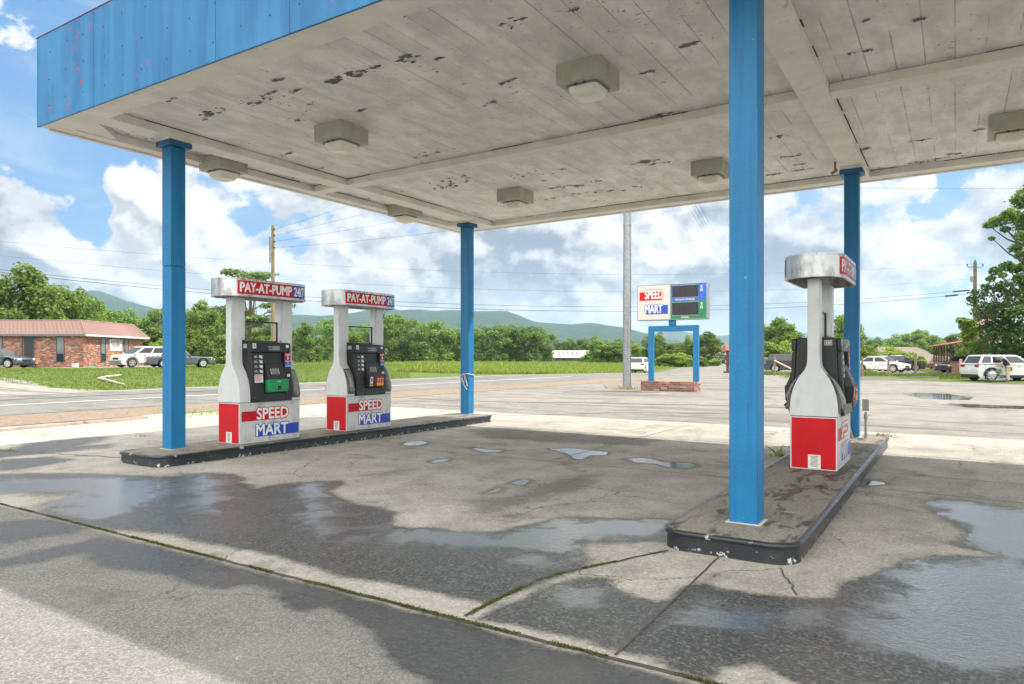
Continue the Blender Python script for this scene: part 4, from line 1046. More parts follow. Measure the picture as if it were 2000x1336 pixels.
        m.loft([[P(A0, .645, .002), P(A1, .645, .002), P(A1, .36, .004), P(A0, .36, .004)], [P(A0+.02, .645, .03), P(A1-.02, .645, .03), P(A1-.01, .36, .125), P(A0+.01, .36, .125)]])
        cr = m.build('card_reader', M['charcoal'], t, .006)
        Q = lambda s, f, off=0: P(s, .645-.285*f, .03+.095*f+off)
        m = MB(); m.loft([[Q(.47, .30, 0), Q(.60, .30, 0), Q(.60, .66, 0), Q(.47, .66, 0)], [Q(.47, .30, .006), Q(.60, .30, .006), Q(.60, .66, .006), Q(.47, .66, .006)]]); m.build('reader_display', M['lcd'], cr, .001)
        m = MB()
        for k in range(4):
            for s0 in (.425, .615): m.poly([Q(s0, .32+k*.09, .003), Q(s0+.025, .32+k*.09, .003), Q(s0+.025, .37+k*.09, .003), Q(s0, .37+k*.09, .003)])
        m.build('reader_button', M['paper'], cr)
        # keypad flap
        K = lambda s, f, off=0: P(s, .375-.215*f, .128-.02*f+off)
        m = MB(); m.loft([[P(.335, .36, .01), P(.83, .36, .01), P(.82, .145, .01), P(.345, .145, .01)], [K(.325, 0), K(.84, 0), K(.83, 1), K(.335, 1)]])
        kp = m.build('keypad_flap', M['green'] if flap == 'green' else M['charcoal'], t, .008)
        if flap == 'green':
            kp['label'] = 'bright green keypad cover'
            m = MB(); put_text(m, 'DEBIT', (.53, .13, .65, .205), lambda s, f: K(s, .335-f, .002), .02); m.build('flap_lettering', M['white'], kp)
            m = MB(); m.loft([[K(.555, .52, 0), K(.635, .52, 0), K(.63, .86, 0), K(.56, .86, 0)], [K(.56, .54, .008), K(.63, .54, .008), K(.625, .84, .008), K(.565, .84, .008)]]); m.build('flap_latch', M['black'], kp)
            m = MB(); m.poly([K(.572, .72, .0085), K(.618, .72, .0085), K(.615, .80, .0085), K(.575, .80, .0085)]); m.build('latch_mark', M['red'], kp)
        else:
            kp['label'] = 'dark keypad with red and yellow stickers'
            m = MB(); m.poly([K(.58, .96, .002), K(.83, .96, .002), K(.83, .04, .002), K(.58, .04, .002)]); m.build('grade_sticker', M['red'], kp)
            m = MB()
            for k in range(3):
                c = K(.625+k*.082, .76, .004); m.poly([c+Vector((0, sg*.026*math.cos(a), .030*math.sin(a))) for a in np.arange(0, 2*PI, PI/7)])
            m.build('grade_button', M['yellow'], kp)
            m = MB()
            for k in range(3):
                s0 = .60+k*.082; m.poly([K(s0, .32, .003), K(s0+.05, .32, .003), K(s0+.05, .22, .003), K(s0, .22, .003)]); m.poly([K(s0, .50, .003), K(s0+.05, .50, .003), K(s0+.05, .45, .003), K(s0, .45, .003)])
            m.build('grade_print', M['paper'], kp)
            m = MB(); m.poly([K(.36, .92, .002), K(.45, .92, .002), K(.45, .06, .002), K(.36, .06, .002)]); m.build('keypad_sticker', M['paper'], kp)
            m = MB(); c = K(.405, .76, .003)
            m.poly([c+Vector((0, sg*.022*math.cos(a), .024*math.sin(a))) for a in np.arange(0, 2*PI, PI/7)]); m.build('sticker_symbol', M['red'], kp)
            m = MB(); m.poly([K(.385, .50, .003), K(.425, .50, .003), K(.425, .2, .003), K(.385, .2, .003)]); m.build('sticker_print', M['ink'], kp)
        # pump sign stack, slots
        slab('pump_sticker', M['red'], .845, .70, .99, .82, .042, .044, bev=0); slab('prepay_sticker', M['sblue'], .845, .575, .99, .698, .042, .044, bev=0)
        m = MB(); f = lambda s, t_: P(s, t_, .0446)
        put_text(m, 'PUMP', (.86, .775, .975, .81), f, .02); put_text(m, num, (.895, .712, .94, .762), f, .03)
        put_text(m, 'PREPAY', (.855, .665, .98, .69), f, .02); put_text(m, 'OR', (.895, .63, .94, .652), f, .02); put_text(m, 'USE CARD', (.852, .588, .985, .615), f, .02)
        m.build('sticker_lettering', M['white'], cab)
        slab('card_slot', M['ink'], .875, .50, .955, .545, .042, .060, bev=.004); sl_ = slab('receipt_slot', M['charcoal'], .86, .40, .985, .475, .042, .055, bev=.004); slab('receipt_paper', M['paper'], .87, .41, .945, .455, .0555, .058, bev=0)
        slab('lower_slot', M['charcoal'], .86, .17, .985, .27, .042, .056, bev=.006)
        m = MB(); m.cyl(P(.05, .07, .043), .007, .006, 'x', 8); m.build('lock', M['steel'], cab)
        # nozzle boots on the shoulders
        for ys in holsters:
            yc = ys*sg*.452
            bo = MB(); bo.prism([(sg*a, b_) for a, b_ in ((.130, 1.06), (.165, 1.03), (.215, .93), (.262, .80), (.283, .70), (.268, .645), (.25, .62), (.246, .70), (.228, .86), (.19, .965))], 'y', yc-.072, yc+.072)
            boot = bo.build('nozzle_boot', M['olive'], t, .008)
            bo = MB(); bo.prism([(sg*a, b_) for a, b_ in ((.175, 1.035), (.225, .95), (.275, .80), (.298, .69), (.290, .66), (.278, .70), (.262, .80), (.215, .93), (.168, 1.02))], 'y', yc-.05, yc+.05)
            bo.build('boot_cover', M['bag'], boot, .01)
            m = MB(); m.tube([(sg*.18, yc, 1.0), (sg*.225, yc+.008, .92), (sg*.272, yc-.006, .80), (sg*.298, yc, .70), (sg*.288, yc, .655)], [.022, .032, .038, .032, .014], 10); m.build('bagged_nozzle', M['bag'], boot, 0, 60)
    if num == '3':
        m = MB(); m.poly([(.126, -.535, 1.07), (.126, -.40, 1.07), (.165, -.40, 1.015), (.165, -.535, 1.015)]); m.build('shoulder_sticker', M['paper'], t)
    # badge on the cabinet side
    m = MB(); m.box((.085, -.3605, 1.38), (.165, -.3582, 1.435)); m.build('side_badge', M['paper'], cab); m = MB(); m.box((.09, -.3615, 1.387), (.16, -.3606, 1.428)); m.build('badge_face', M['charcoal'], cab)
    m = MB(); [m.poly([(a, -.362, 1.394), (a+.012, -.362, 1.394), (a+.016, -.362, 1.421), (a+.004, -.362, 1.421)]) for a in (.098, .118, .136)]; m.build('badge_mark', M['paper'], cab)
    # open frame above the cabinet
    m = MB()
    for yy in (-.30, .30): m.box((-.011, yy-.011, 1.468), (.011, yy+.011, 1.76))
    m.box((-.011, -.311, 1.761), (.011, .311, 1.783)); m.box((-.011, -.288, 1.47), (.011, .288, 1.49)); fr = m.build('open_frame', M['black'], t, .003)
    if cable:
        m = MB(); m.tube([(.0, .30, 1.775), (.02, .40, 1.79), (.04, .47, 1.85), (.05, .52, 1.93), (.06, .56, 2.03)], [.011, .011, .012, .014, .012], 8); m.build('hanging_cable', M['black'], t, 0, 60)
        m = MB(); m.tube([(.06, .56, 2.03), (.08, .62, 2.12)], .004, 6); m.tube([(.06, .56, 2.03), (.05, .66, 2.12)], .004, 6); m.build('loose_wire', M['steel'], t)
    # stadium-shaped valance
    Z0, Z1 = 2.112, 2.372
    def ring(off, z): 
        tot = HV_L+HV_R*PI/2; out = []
        qs = [-tot+2*tot*k/40 for k in range(40)]
        for sd in (1, -1):
            for q in qs:
                a = stad(q, off, sd); out.append((a[0], a[1], z))
        return out
    m = MB(); m.loft([ring(-.022, Z0+.20), ring(-.022, Z0), ring(0, Z0), ring(.004, Z0+.004), ring(.004, Z0+.016), ring(0, Z0+.018), ring(0, Z1-.018), ring(.004, Z1-.016), ring(.004, Z1-.002), ring(-.01, Z1)])
    va = m.build('valance', M['brushed'], t, 0, 30)
    for sd in (1, -1):
        def wrapquad(name, mt, q0, q1, z0, z1, off):
            m = MB(); k = 24; A = [[m.bm.verts.new((*stad(q0+(q1-q0)*i/k, off, sd), z)) for i in range(k+1)] for z in (z0, z1)]
            for i in range(k): m.bm.faces.new((A[0][i], A[0][i+1], A[1][i+1], A[1][i]))
            return m.build(name, mt, va, 0, 60)
        wrapquad('red_sign_band', M['red'], -.60, .345, Z0+.035, Z1-.035, .0025); wrapquad('blue_sign_band', M['sblue'], .346, .60, Z0+.035, Z1-.035, .0025)
        f = lambda a, b_: Vector((*stad(a, .0055, sd), b_))
        m = MB(); put_text(m, 'PAY-AT-PUMP', (-.565, Z0+.066, .325, Z1-.062), f, .045); m.build('pay_lettering', M['white'], va)
        m = MB(); put_text(m, '24/7', (.375, Z0+.066, .575, Z1-.062), f, .04); m.build('hours_lettering', M['white'], va)
    return t
M['brushed_w'] = plain('dirty_white_panel', (.58, .58, .575), .40, .15, var=.10, vscale=4, dirt=(.27, .265, .25), dscale=7, dth=(.48, .72))
pump(-8.852, 6.83, 'fuel pump numbered 5 with a green keypad cover on the far island', '5', 'green', (1,))
pump(-8.852, 8.90, 'fuel pump numbered 3 with a red and yellow keypad on the far island', '3', 'dark', (-1, 1), True)
pump(-1.335, 8.85, 'single fuel pump with a big red end panel on the near kerb island', '1', 'dark', (-1, 1))
# rope and conduits at the columns
cB = wp((-9.05, 12.40, 0))
t_ = thing('tied_rope', 'frayed pale grey rope knotted round the rear blue column', 'rope', (cB.x, cB.y, .98))
m = MB(); k = .112
m.tube([(k, -k, .05), (k+.004, k, .01), (-k, k, .03), (-k, -k, -.02), (0, -k-.006, .045), (k, -k, .05)], .012, 6)
m.tube([(.02, -k-.01, .05), (-.03, -k-.03, -.05), (.0, -k-.03, -.14), (.05, -k-.03, -.24)], .012, 6); m.tube([(.0, -k-.01, .04), (-.05, -k-.02, -.03), (-.045, -k-.03, -.12)], .012, 6); m.tube([(.0, -k-.012, .04), (.05, -k-.02, -.02), (.10, -k-.02, -.22)], .010, 6); m.tube([(.03, -k-.012, .0), (.01, -k-.03, -.16), (.09, -k-.03, -.29)], .010, 6)
m.build('rope_strands', M['rope'], t_, 0, 60)
cR = wp((-1.375, 12.3, 0))
for dx, dy, hgt, lean, lb in ((.02, -.16, .46, -.10, 'leaning grey conduit with a small switch box at the foot of the rear column'), (.20, -.10, .50, 0, 'upright grey conduit with a larger switch box beside the rear column')):
    t_ = thing('conduit_post', lb, 'conduit', (cR.x+dx, cR.y+dy, .15), 0, 'conduits at the rear column')
    MB().tube([(0, 0, 0), (lean*.6, 0, hgt*.6), (lean, 0, hgt-.1)], .018, 8).build('conduit', M['pipe'], t_, 0, 60)
    MB().cyl((lean*.75, 0, hgt*.66), .028, .06).build('coupling', M['pipe'], t_)
    MB().box((lean-.045, -.03, hgt-.08), (lean+.045, .03, hgt+.10)).build('switch_box', M['pipe'], t_, .006)
# ---------------------------------------------------------------- price sign and steel pole
sg_ = thing('price_sign', 'roadside price sign with a cream panel and blank blue and green boards', 'sign', (-9.82, 27.45, 0))
sx = lambda v: v+9.82
m = MB(); m.box((sx(-11.08), -.10, -.02), (sx(-8.81), .72, .40)); m.build('brick_base', M['brick_old'], sg_, .01)
m = MB()
for a, b in ((-10.84, -10.60), (-8.94, -8.70)): m.box((sx(a), .14, .40), (sx(b)-.02, .28, 2.44))
m.box((sx(-10.84), .14, 2.44), (sx(-8.72), .28, 2.68)); m.box((-.13, .12, 2.68), (.13, .32, 2.9)); m.build('post_frame', M['blue'], sg_, .008)
m = MB(); m.box((sx(-11.28), 0, 2.90), (sx(-8.32), .34, 4.38)); cabs = m.build('sign_cabinet', M['steel'], sg_, .015)
m = MB(); m.box((sx(-11.24), -.006, 2.94), (sx(-9.85), .002, 4.34)); fl = m.build('name_panel', M['cream'], sg_)
fx = lambda off: (lambda a, b: (sx(-11.24)+1.39*a, -.006-off, 2.94+1.40*b))
def qd(name, mt, f, a0, b0, a1, b1, par): m = MB(); m.poly([f(a0, b0), f(a1, b0), f(a1, b1), f(a0, b1)]); return m.build(name, mt, par)
qd('red_stripe', M['red'], fx(.002), .055, .565, .76, .82, fl); qd('blue_stripe', M['sblue'], fx(.002), .25, .155, .94, .42, fl)
for wd, rect, mt, nm in (('SPEED', (.23, .615, .78, .87), M['red'], 'speed'), ('MART', (.24, .195, .77, .43), M['sblue'], 'mart')):
    m = MB(); put_text(m, wd, rect, fx(.004), .10); m.build(nm+'_outline', mt, fl)
    m = MB(); put_text(m, wd, rect, fx(.008), .03); m.build(nm+'_lettering', M['white'], fl)
for nm, z0, z1, mt, wrd in (('regular', 3.66, 4.34, M['signblue'], 'REGULAR UNLEADED'), ('diesel', 2.94, 3.655, M['dgreen'], 'DIESEL')):
    m = MB(); m.box((sx(-9.80), -.006, z0), (sx(-8.36), .002, z1)); pn = m.build(nm+'_price_panel', mt, sg_)
    m = MB(); m.box((sx(-9.74), -.035, z0+.155), (sx(-8.68), -.006, z1-.06)); bx = m.build('price_display', M['led'], pn, .008)
    m = MB()
    for kx in range(5): m.box((sx(-9.70)+kx*.20, -.0375, z0+.19), (sx(-9.70)+kx*.20+.008, -.0355, z1-.09))
    m.build('display_seam', M['charcoal'], pn)
    m = MB(); m.box((sx(-9.76), -.016, z0+.12), (sx(-8.66), -.0065, z0+.15)); m.box((sx(-9.76), -.016, z1-.055), (sx(-8.66), -.0065, z1-.03)); m.build('display_rail', M['steel'], pn)
    m = MB(); w_ = .80 if nm == 'regular' else .32; put_text(m, wrd, (-9.21-w_/2+9.82, z0+.03, -9.21+w_/2+9.82, z0+.095), lambda a, b: (a, -.008, b), .015); m.build('grade_lettering', M['white'], pn)
    m = MB(); put_text(m, '9', (sx(-8.58), z1-.19, sx(-8.51), z1-.08), lambda a, b: (a, -.008, b), .02); put_text(m, '10', (sx(-8.595), z1-.33, sx(-8.495), z1-.22), lambda a, b: (a, -.008, b), .02); m.poly([(sx(-8.60), -.008, z1-.208), (sx(-8.49), -.008, z1-.208), (sx(-8.49), -.008, z1-.20), (sx(-8.60), -.008, z1-.20)])
    m.build('fraction_lettering', M['white'], pn)
pp = G(1224.5, 757); pole = thing('steel_pole', 'tall tapered grey galvanized pole beside the price sign', 'pole', (pp.x, pp.y, 0))
MB().tube([(0, 0, -.05), (0, 0, 5.0)], [.19, .175], 20).build('lower_shaft', M['steel'], pole, 0, 50)
MB().tube([(0, 0, 5.0), (0, 0, 12.2)], [.172, .135], 20).build('upper_shaft', M['steel'], pole, 0, 50)
m = MB()
for z in (5.0, 7.4, 8.0): m.tube([(0, 0, z-.03), (0, 0, z+.03)], .182, 20)
m.build('band', M['steel'], pole)
m = MB(); m.tube([(.24, -.05, 0), (.20, -.03, .5), (.20, 0, 6), (.19, 0, 12)], .014, 6); m.tube([(.24, -.05, .02), (-.05, -.22, .06)], .02, 6); m.build('riser_cable', M['pipe'], pole)
m = MB(); m.box((.10, -.20, 1.9), (.2, -.12, 2.05)); m.build('junction_box', M['pipe'], pole)
# red-edged kerb pieces along the gravel strip
M['pinkkerb'] = plain('faded_pink_kerb_paint', (.30, .19, .16), .85, var=.25, dirt=(.24, .20, .18), dscale=8)
M['palekerb'] = plain('white_kerb_paint', (.42, .42, .40), .8)
for u0, v0, u1, v1, mt, lb in ((-60, 848, 158, 829, M['pinkkerb'], 'faded pink parking kerb nearest the left picture edge'), (166, 828, 278, 818, M['pinkkerb'], 'second faded pink parking kerb ending left of the front blue column'), (284, 817, 314, 813.5, M['palekerb'], 'short white-painted kerb block left of the front blue column')):
    a, b = G(u0, v0), G(u1, v1); mid = (a+b)/2; dv = b-a
    t_ = thing('parking_kerb', lb, 'kerb block', tuple(mid), math.atan2(dv.y, dv.x), 'painted kerb blocks along the gravel strip')
    L = dv.length/2; m = MB(); m.prism([(-.10, 0), (.10, 0), (.08, .055), (-.08, .055)], 'x', -L, L); m.build('block', mt, t_, .012)
    m = MB(); m.box((-L*.9, -.02, .0555), (-L*.86, .02, .059)); m.build('anchor_pin', M['rust'], t_)
# ---------------------------------------------------------------- trees
def unit(r, n):
    v = r.normal(size=(n, 3)); return v/np.linalg.norm(v, axis=1)[:, None]
def leaf_mesh(name, blobs, n, size, seed, flat=0.0):
    "blobs: (x,y,z,rx,ry,rz)"
    r = np.random.RandomState(seed); B = np.array(blobs, float)
    wgt = (B[:, 3]*B[:, 4]*B[:, 5])**.67; idx = r.choice(len(B), n, p=wgt/wgt.sum())
    d = unit(r, n); d[:, 2] = np.where(r.rand(n) < .35, np.abs(d[:, 2]), d[:, 2])
    rad = r.uniform(.25, 1.0, n)**.5*r.uniform(.85, 1.15, n)*np.where(r.rand(n) < .10, r.uniform(1.0, 1.35, n), 1)
    b = B[idx]; P = b[:, :3]+d*b[:, 3:6]*rad[:, None]
    nrm = d*.55+unit(r, n)*.75+np.array([0, 0, .35]); nrm /= np.linalg.norm(nrm, axis=1)[:, None]
    if flat: nrm = nrm*(1-flat)+np.array([0, 0, 1])*flat; nrm /= np.linalg.norm(nrm, axis=1)[:, None]
    t = np.cross(nrm, unit(r, n)); t /= np.linalg.norm(t, axis=1)[:, None]; u = np.cross(nrm, t)
    s = size*r.uniform(.55, 1.35, n)[:, None]; a = r.uniform(.35, .65, n)[:, None]
    V = np.stack([P-t*s*.5, P+u*s*a*.6+nrm*s*.08, P+t*s*.55, P-u*s*a*.6-nrm*s*.05], 1).reshape(-1, 3)
    me = bpy.data.meshes.new(name); me.from_pydata(V.tolist(), [], np.arange(4*n).reshape(n, 4).tolist()); me.update()
    bt = r.uniform(0, 1, len(B)); tone = np.clip(.2+.6*bt[idx]*.8+r.normal(0, .2, n), 0, 1)
    at_ = me.attributes.new('tone', 'FLOAT', 'FACE'); at_.data.foreach_set('value', tone.astype(np.float32))
    return me
def trunk_mesh(name, seed, targets, r0=.2, top=4.2):
    r = random.Random(seed); m = MB()
    pts = [(0, 0, -.3)]; x = y = 0
    for k in range(1, 6): x += r.uniform(-.12, .12); y += r.uniform(-.12, .12); pts.append((x, y, top*k/5))
    m.tube(pts, [r0*1.5]+[r0*(1-.11*k) for k in range(5)], 8)
    for (tx, ty, tz) in targets:
        k = r.randint(2, 5); a = Vector(pts[k]); b = Vector((tx, ty, tz)); mid = (a+b)/2+Vector((0, 0, r.uniform(-.3, .5)))
        m.tube([a, mid, b], [r0*.5, r0*.32, r0*.12], 5)
    return m.mesh(name, True, 60)
def crown_blobs(seed, cz, rx, rz, nb, br, squash=.8, lowcut=-.6, ybias=None):
    r = random.Random(seed); out = [(0, 0, cz, rx*.62, rx*.62, rz*.62)]+[(rx*.66*math.cos(k*.9+seed), rx*.66*math.sin(k*.9+seed), 1.0+.5*(k % 2), rx*.34, rx*.34, 1.0) for k in range(7)]
    while len(out) < nb:
        th, ph = r.uniform(0, 2*PI), math.asin(r.uniform(lowcut, 1)); k = r.uniform(.62, 1.0)
        out.append((rx*k*math.cos(ph)*math.cos(th), rx*k*math.cos(ph)*math.sin(th), cz+rz*k*math.sin(ph), *(lambda q: (q, q, q*squash))(r.uniform(*br))))
    return out
PROTO = {}
def proto(kind, blobs, n, size, seed, mat, r0=.2, top=4.2, flat=0, ntar=9):
    r = random.Random(seed+50); tar = [b[:3] for b in r.sample(blobs[1:], min(ntar, len(blobs)-1))]
    cm = leaf_mesh('crown', blobs, n, size, seed, flat); cm.materials.append(M[mat])
    tm = trunk_mesh('trunk', seed, tar, r0, top); tm.materials.append(M['bark']); PROTO[kind] = (cm, tm)
for i in range(3): proto('broad%d' % i, crown_blobs(10+i, 5.2, 3.3, 4.2, 44, (.7, 1.45), .9, -.95), 9500, .40, 20+i, 'leaf')
for i in range(2): proto('dense%d' % i, crown_blobs(30+i, 5.0, 3.0, 4.6, 46, (.7, 1.25), 1.0, -1), 9500, .36, 40+i, 'leaf2')
proto('lime0', crown_blobs(50, 5.2, 3.2, 4.2, 38, (.7, 1.3), .85, -.9), 7500, .42, 51, 'leafy')
def pine_blobs():
    r = random.Random(8); out = [(0, 0, 9.2, .9, .9, .5)]
    for k in range(20):
        z = r.uniform(3.0, 9.4); a = r.uniform(0, 2*PI); q = r.uniform(.5, 1)*(3.6 if z < 7.5 else 2.4); out.append((q*math.cos(a), q*math.sin(a), z, r.uniform(.9, 1.5), r.uniform(.9, 1.5), r.uniform(.28, .5)))
    return out
proto('pine', pine_blobs(), 5200, .34, 9, 'needle', .2, 9.3, .3, 18)
for i in range(2): proto('shrub%d' % i, crown_blobs(60+i, 4.2, 4.2, 4.6, 34, (1.1, 2.0), .9, -.85), 6500, .62, 70+i, 'leafy' if i == 0 else 'leaf', .15, 3)
def tree(name, kind, u, d, vtop, wpx, label, group, seed=None, cat='tree', wmul=1.0):
    p = at(u, d); z0 = H(p.x, p.y); hgt = zv(vtop, d)-z0; cm, tm = PROTO[kind]
    base_w = {'broad': 8.2, 'dense': 7.2, 'lime': 8.0, 'pine': 8.0, 'shrub': 10.8}[kind.rstrip('0123456789')]
    sxy = wpx*d/FPX/base_w*wmul; sz = hgt/{'broad': 9.9, 'dense': 10.1, 'lime': 9.9, 'pine': 9.8, 'shrub': 9.6}[kind.rstrip('0123456789')]
    rz = random.Random((seed or 0)*31+int(u)).uniform(0, 2*PI)
    t = thing(name, label, cat, (p.x, p.y, z0-.05), rz, group, (sxy, sxy, sz))
    link('crown', cm, t); link('trunk', tm, t)
    return t
ORD = ['first', 'second', 'third', 'fourth', 'fifth', 'sixth', 'seventh', 'eighth', 'ninth', 'tenth', 'eleventh', 'twelfth', 'thirteenth', 'fourteenth', 'fifteenth', 'sixteenth']
def row(lst, fmt, group, name='leafy_tree', cat='tree'):
    for i, a in enumerate(lst): tree(name, a[0], *a[1:5], fmt % ORD[i], group, i+1, cat)
row([('broad0', -60, 84, 516, 160), ('broad1', 40, 86, 519, 170), ('broad2', 108, 92, 546, 125), ('broad0', 158, 97, 560, 105)],
    '%s tall tree from the left rising behind the brick apartments', 'tall trees behind the brick apartments')
row([('broad1', 196, 106, 596, 74), ('broad2', 232, 108, 600, 90), ('dense0', 268, 110, 598, 90), ('broad0', 318, 112, 589, 84), ('broad2', 362, 104, 600, 84), ('broad1', 398, 108, 588, 84), ('broad0', 432, 112, 602, 80)],
    '%s tree from the left in the row between the brick roof and the left pump', 'trees between the brick apartments and the left pump')
row([('shrub0', 306, 88, 660, 64), ('shrub1', 345, 92, 655, 60), ('shrub1', 395, 95, 652, 70), ('shrub1', 438, 98, 650, 70), ('shrub1', 218, 95, 655, 70)],
    '%s light bush in the undergrowth behind the parked cars', 'bushes behind the cars at the apartments', 'bush', 'bush')
tree('pine_tree', 'pine', 487, 130, 528, 150, 'tall open-crowned pine standing behind the left pump and wooden pole', None, 3)
row([('broad2', 470, 165, 625, 90), ('broad0', 520, 165, 632, 90), ('broad1', 560, 170, 634, 80), ('broad0', 604, 150, 628, 66), ('dense1', 643, 175, 613, 62), ('broad2', 678, 160, 628, 70), ('dense0', 715, 175, 622, 80)],
    '%s tree from the left along the field seen behind the two pumps', 'field trees behind the two pumps')
row([('broad1', 762, 165, 617, 80), ('broad0', 788, 168, 612, 86), ('dense1', 826, 165, 625, 76), ('broad2', 856, 170, 622, 80), ('dense0', 893, 175, 638, 64), ('broad1', 925, 178, 640, 60), ('dense1', 960, 168, 629, 84), ('dense0', 996, 172, 632, 76), ('dense1', 1030, 172, 631, 80), ('dense0', 1062, 178, 641, 54)],
    '%s tree from the left in the long tree line right of the pumps', 'tree line across the field right of the pumps')
row([('dense0', 1008, 196, 636, 60), ('dense1', 875, 196, 640, 60), ('dense0', 810, 196, 640, 60), ('dense1', 735, 198, 640, 60)],
    '%s darker tree tucked behind the long tree line', 'second rank of the tree line')
row([('broad0', 1090, 260, 664, 44), ('broad1', 1112, 260, 660, 44), ('broad2', 1138, 258, 659, 46), ('broad0', 1160, 255, 655, 46), ('dense0', 1182, 255, 660, 44), ('broad1', 1206, 255, 661, 46), ('broad2', 1235, 255, 663, 46)],
    '%s tree from the left in the far wood above the white store roof', 'far wood behind the white store')
row([('broad1', 1166, 150, 664, 58), ('broad0', 1200, 150, 668, 60), ('broad2', 1232, 148, 668, 54), ('shrub1', 1146, 160, 690, 36), ('shrub1', 1180, 150, 688, 44), ('shrub0', 1212, 148, 692, 40)],
    '%s tree or bush from the left just beside the steel pole', 'trees left of the steel pole')
row([('dense1', 1272, 120, 650, 44), ('dense0', 1284, 122, 644, 40), ('broad2', 1312, 135, 668, 56), ('broad0', 1338, 130, 663, 56), ('dense0', 1352, 125, 652, 44), ('broad1', 1379, 120, 648, 74)],
    '%s tree from the left framed by the blue sign posts', 'trees behind the price sign')
row([('shrub1', 1268, 104, 699, 44), ('shrub0', 1300, 102, 690, 62), ('shrub0', 1332, 102, 688, 66), ('shrub1', 1366, 102, 697, 44), ('shrub0', 1392, 106, 700, 34)],
    '%s vine-covered mound from the left below the price sign', 'green mounds below the price sign', 'vine_mound', 'bush')
row([('dense1', 1490, 100, 628, 70), ('broad1', 1524, 98, 621, 96), ('broad2', 1552, 100, 644, 60), ('shrub1', 1500, 88, 664, 90), ('shrub0', 1545, 88, 664, 70)],
    '%s green tree from the left between the nearest column and the single pump', 'trees between the nearest column and the single pump')
row([('lime0', 1640, 84, 610, 74), ('lime0', 1668, 86, 628, 62), ('shrub0', 1688, 78, 672, 56), ('shrub0', 1724, 78, 676, 80), ('shrub0', 1768, 80, 681, 76), ('shrub0', 1650, 78, 668, 70)],
    '%s yellow-green tree or bush from the left behind the white sedan', 'yellow-green growth behind the white sedan')
row([('dense1', 1700, 200, 660, 40), ('dense0', 1722, 205, 656, 46), ('dense0', 1748, 198, 649, 60), ('broad0', 1782, 195, 643, 66), ('broad1', 1808, 198, 646, 60), ('dense1', 1836, 205, 656, 46), ('broad2', 1862, 175, 648, 50), ('broad0', 1886, 170, 643, 50), ('lime0', 1838, 160, 662, 36)],
    '%s tree from the left in the distant wood beyond the brown roof', 'distant wood beyond the brown roof')
def px_tree(name, label, cat, u0, d, blobs, n, size, mat, seed, r0, dens=1, topv=None, flat=.1):
    p = at(u0, d); z0 = H(p.x, p.y); t = thing(name, label, cat, (p.x, p.y, z0)); r = random.Random(seed); B = []
    for (u, v, rr, dd) in blobs:
        q = at(u, d+dd); k = rr*d/FPX; B.append((q.x-p.x, q.y-p.y, zv(v, d+dd)-z0, k*1.02, k*1.02, k*.72))
    me = leaf_mesh('crown', B, n, size, seed, flat); link('crown', me, t, M[mat])
    m = MB(); top = zv(topv, d)-z0
    m.tube([(0, 0, -.3), (.1, .05, top*.3), (-.05, .1, top*.65), (.05, 0, top)], [r0*1.3, r0, r0*.7, r0*.3], 9)
    for b in B:
        z = max(.3*top, min(top*.95, b[2]-1.2-.25*math.hypot(b[0], b[1]))); a = Vector((0, 0, z)); e = Vector(b[:3]); mid = a.lerp(e, .55)+Vector((0, 0, -.25))
        m.tube([a, mid, e], [r0*.26, r0*.15, r0*.05], 5)
    link('trunk', m.mesh('trunk', True, 60), t, M['bark'])
    return t
px_tree('roadside_tree', 'tall spreading tree at the right picture edge with open leafy branches', 'tree', 2012, 50,
        [(1998, 392, 22, 0), (2020, 380, 30, 1), (1972, 420, 16, -1), (1950, 432, 15, 0), (1930, 440, 10, 1), (1990, 428, 18, 1), (2012, 440, 26, 0), (1964, 448, 9, 1), (1996, 462, 14, -1), (1984, 486, 12, 0), (2000, 500, 16, 1), (2015, 520, 22, 0), (1966, 520, 13, 0), (1944, 530, 12, 0), (1936, 545, 9, 1), (1980, 526, 13, 1), (1994, 545, 16, 0), (2016, 560, 24, 0), (1938, 466, 6, 0), (1958, 538, 8, -1)], 9500, .21, 'leafm', 81, .38, 1, 400)
px_tree('vine_covered_tree', 'dark dense vine-covered tree behind the white car and the utility pole', 'tree', 1965, 50,
        [(1912, 575, 16, 0), (1900, 590, 13, 0), (1892, 583, 6, 0), (1938, 570, 20, 1), (1962, 560, 18, 0), (1985, 580, 26, 0), (1930, 605, 26, 1), (1960, 610, 34, 0), (1992, 620, 36, -1), (1915, 615, 16, 2), (1935, 645, 28, 1), (1968, 655, 38, 0), (2002, 660, 40, -1), (1920, 675, 22, 2), (1950, 688, 24, 0), (1985, 690, 26, 0), (2010, 690, 30, 0), (1905, 690, 14, 2), (1925, 560, 9, 0), (2015, 600, 30, 0)], 8800, .23, 'leafd', 82, .35, 1, 570)
px_tree('sapling', 'light green sapling in front of the red-roofed house', 'tree', 1884, 54, [(1882, 628, 10, 0), (1890, 640, 14, 0), (1876, 625, 7, 0), (1900, 650, 13, 0), (1886, 655, 10, 0), (1896, 630, 9, 0), (1893, 668, 12, 0), (1888, 685, 12, 0), (1902, 690, 14, 0)], 2600, .24, 'leafy', 83, .08, 1, 630)
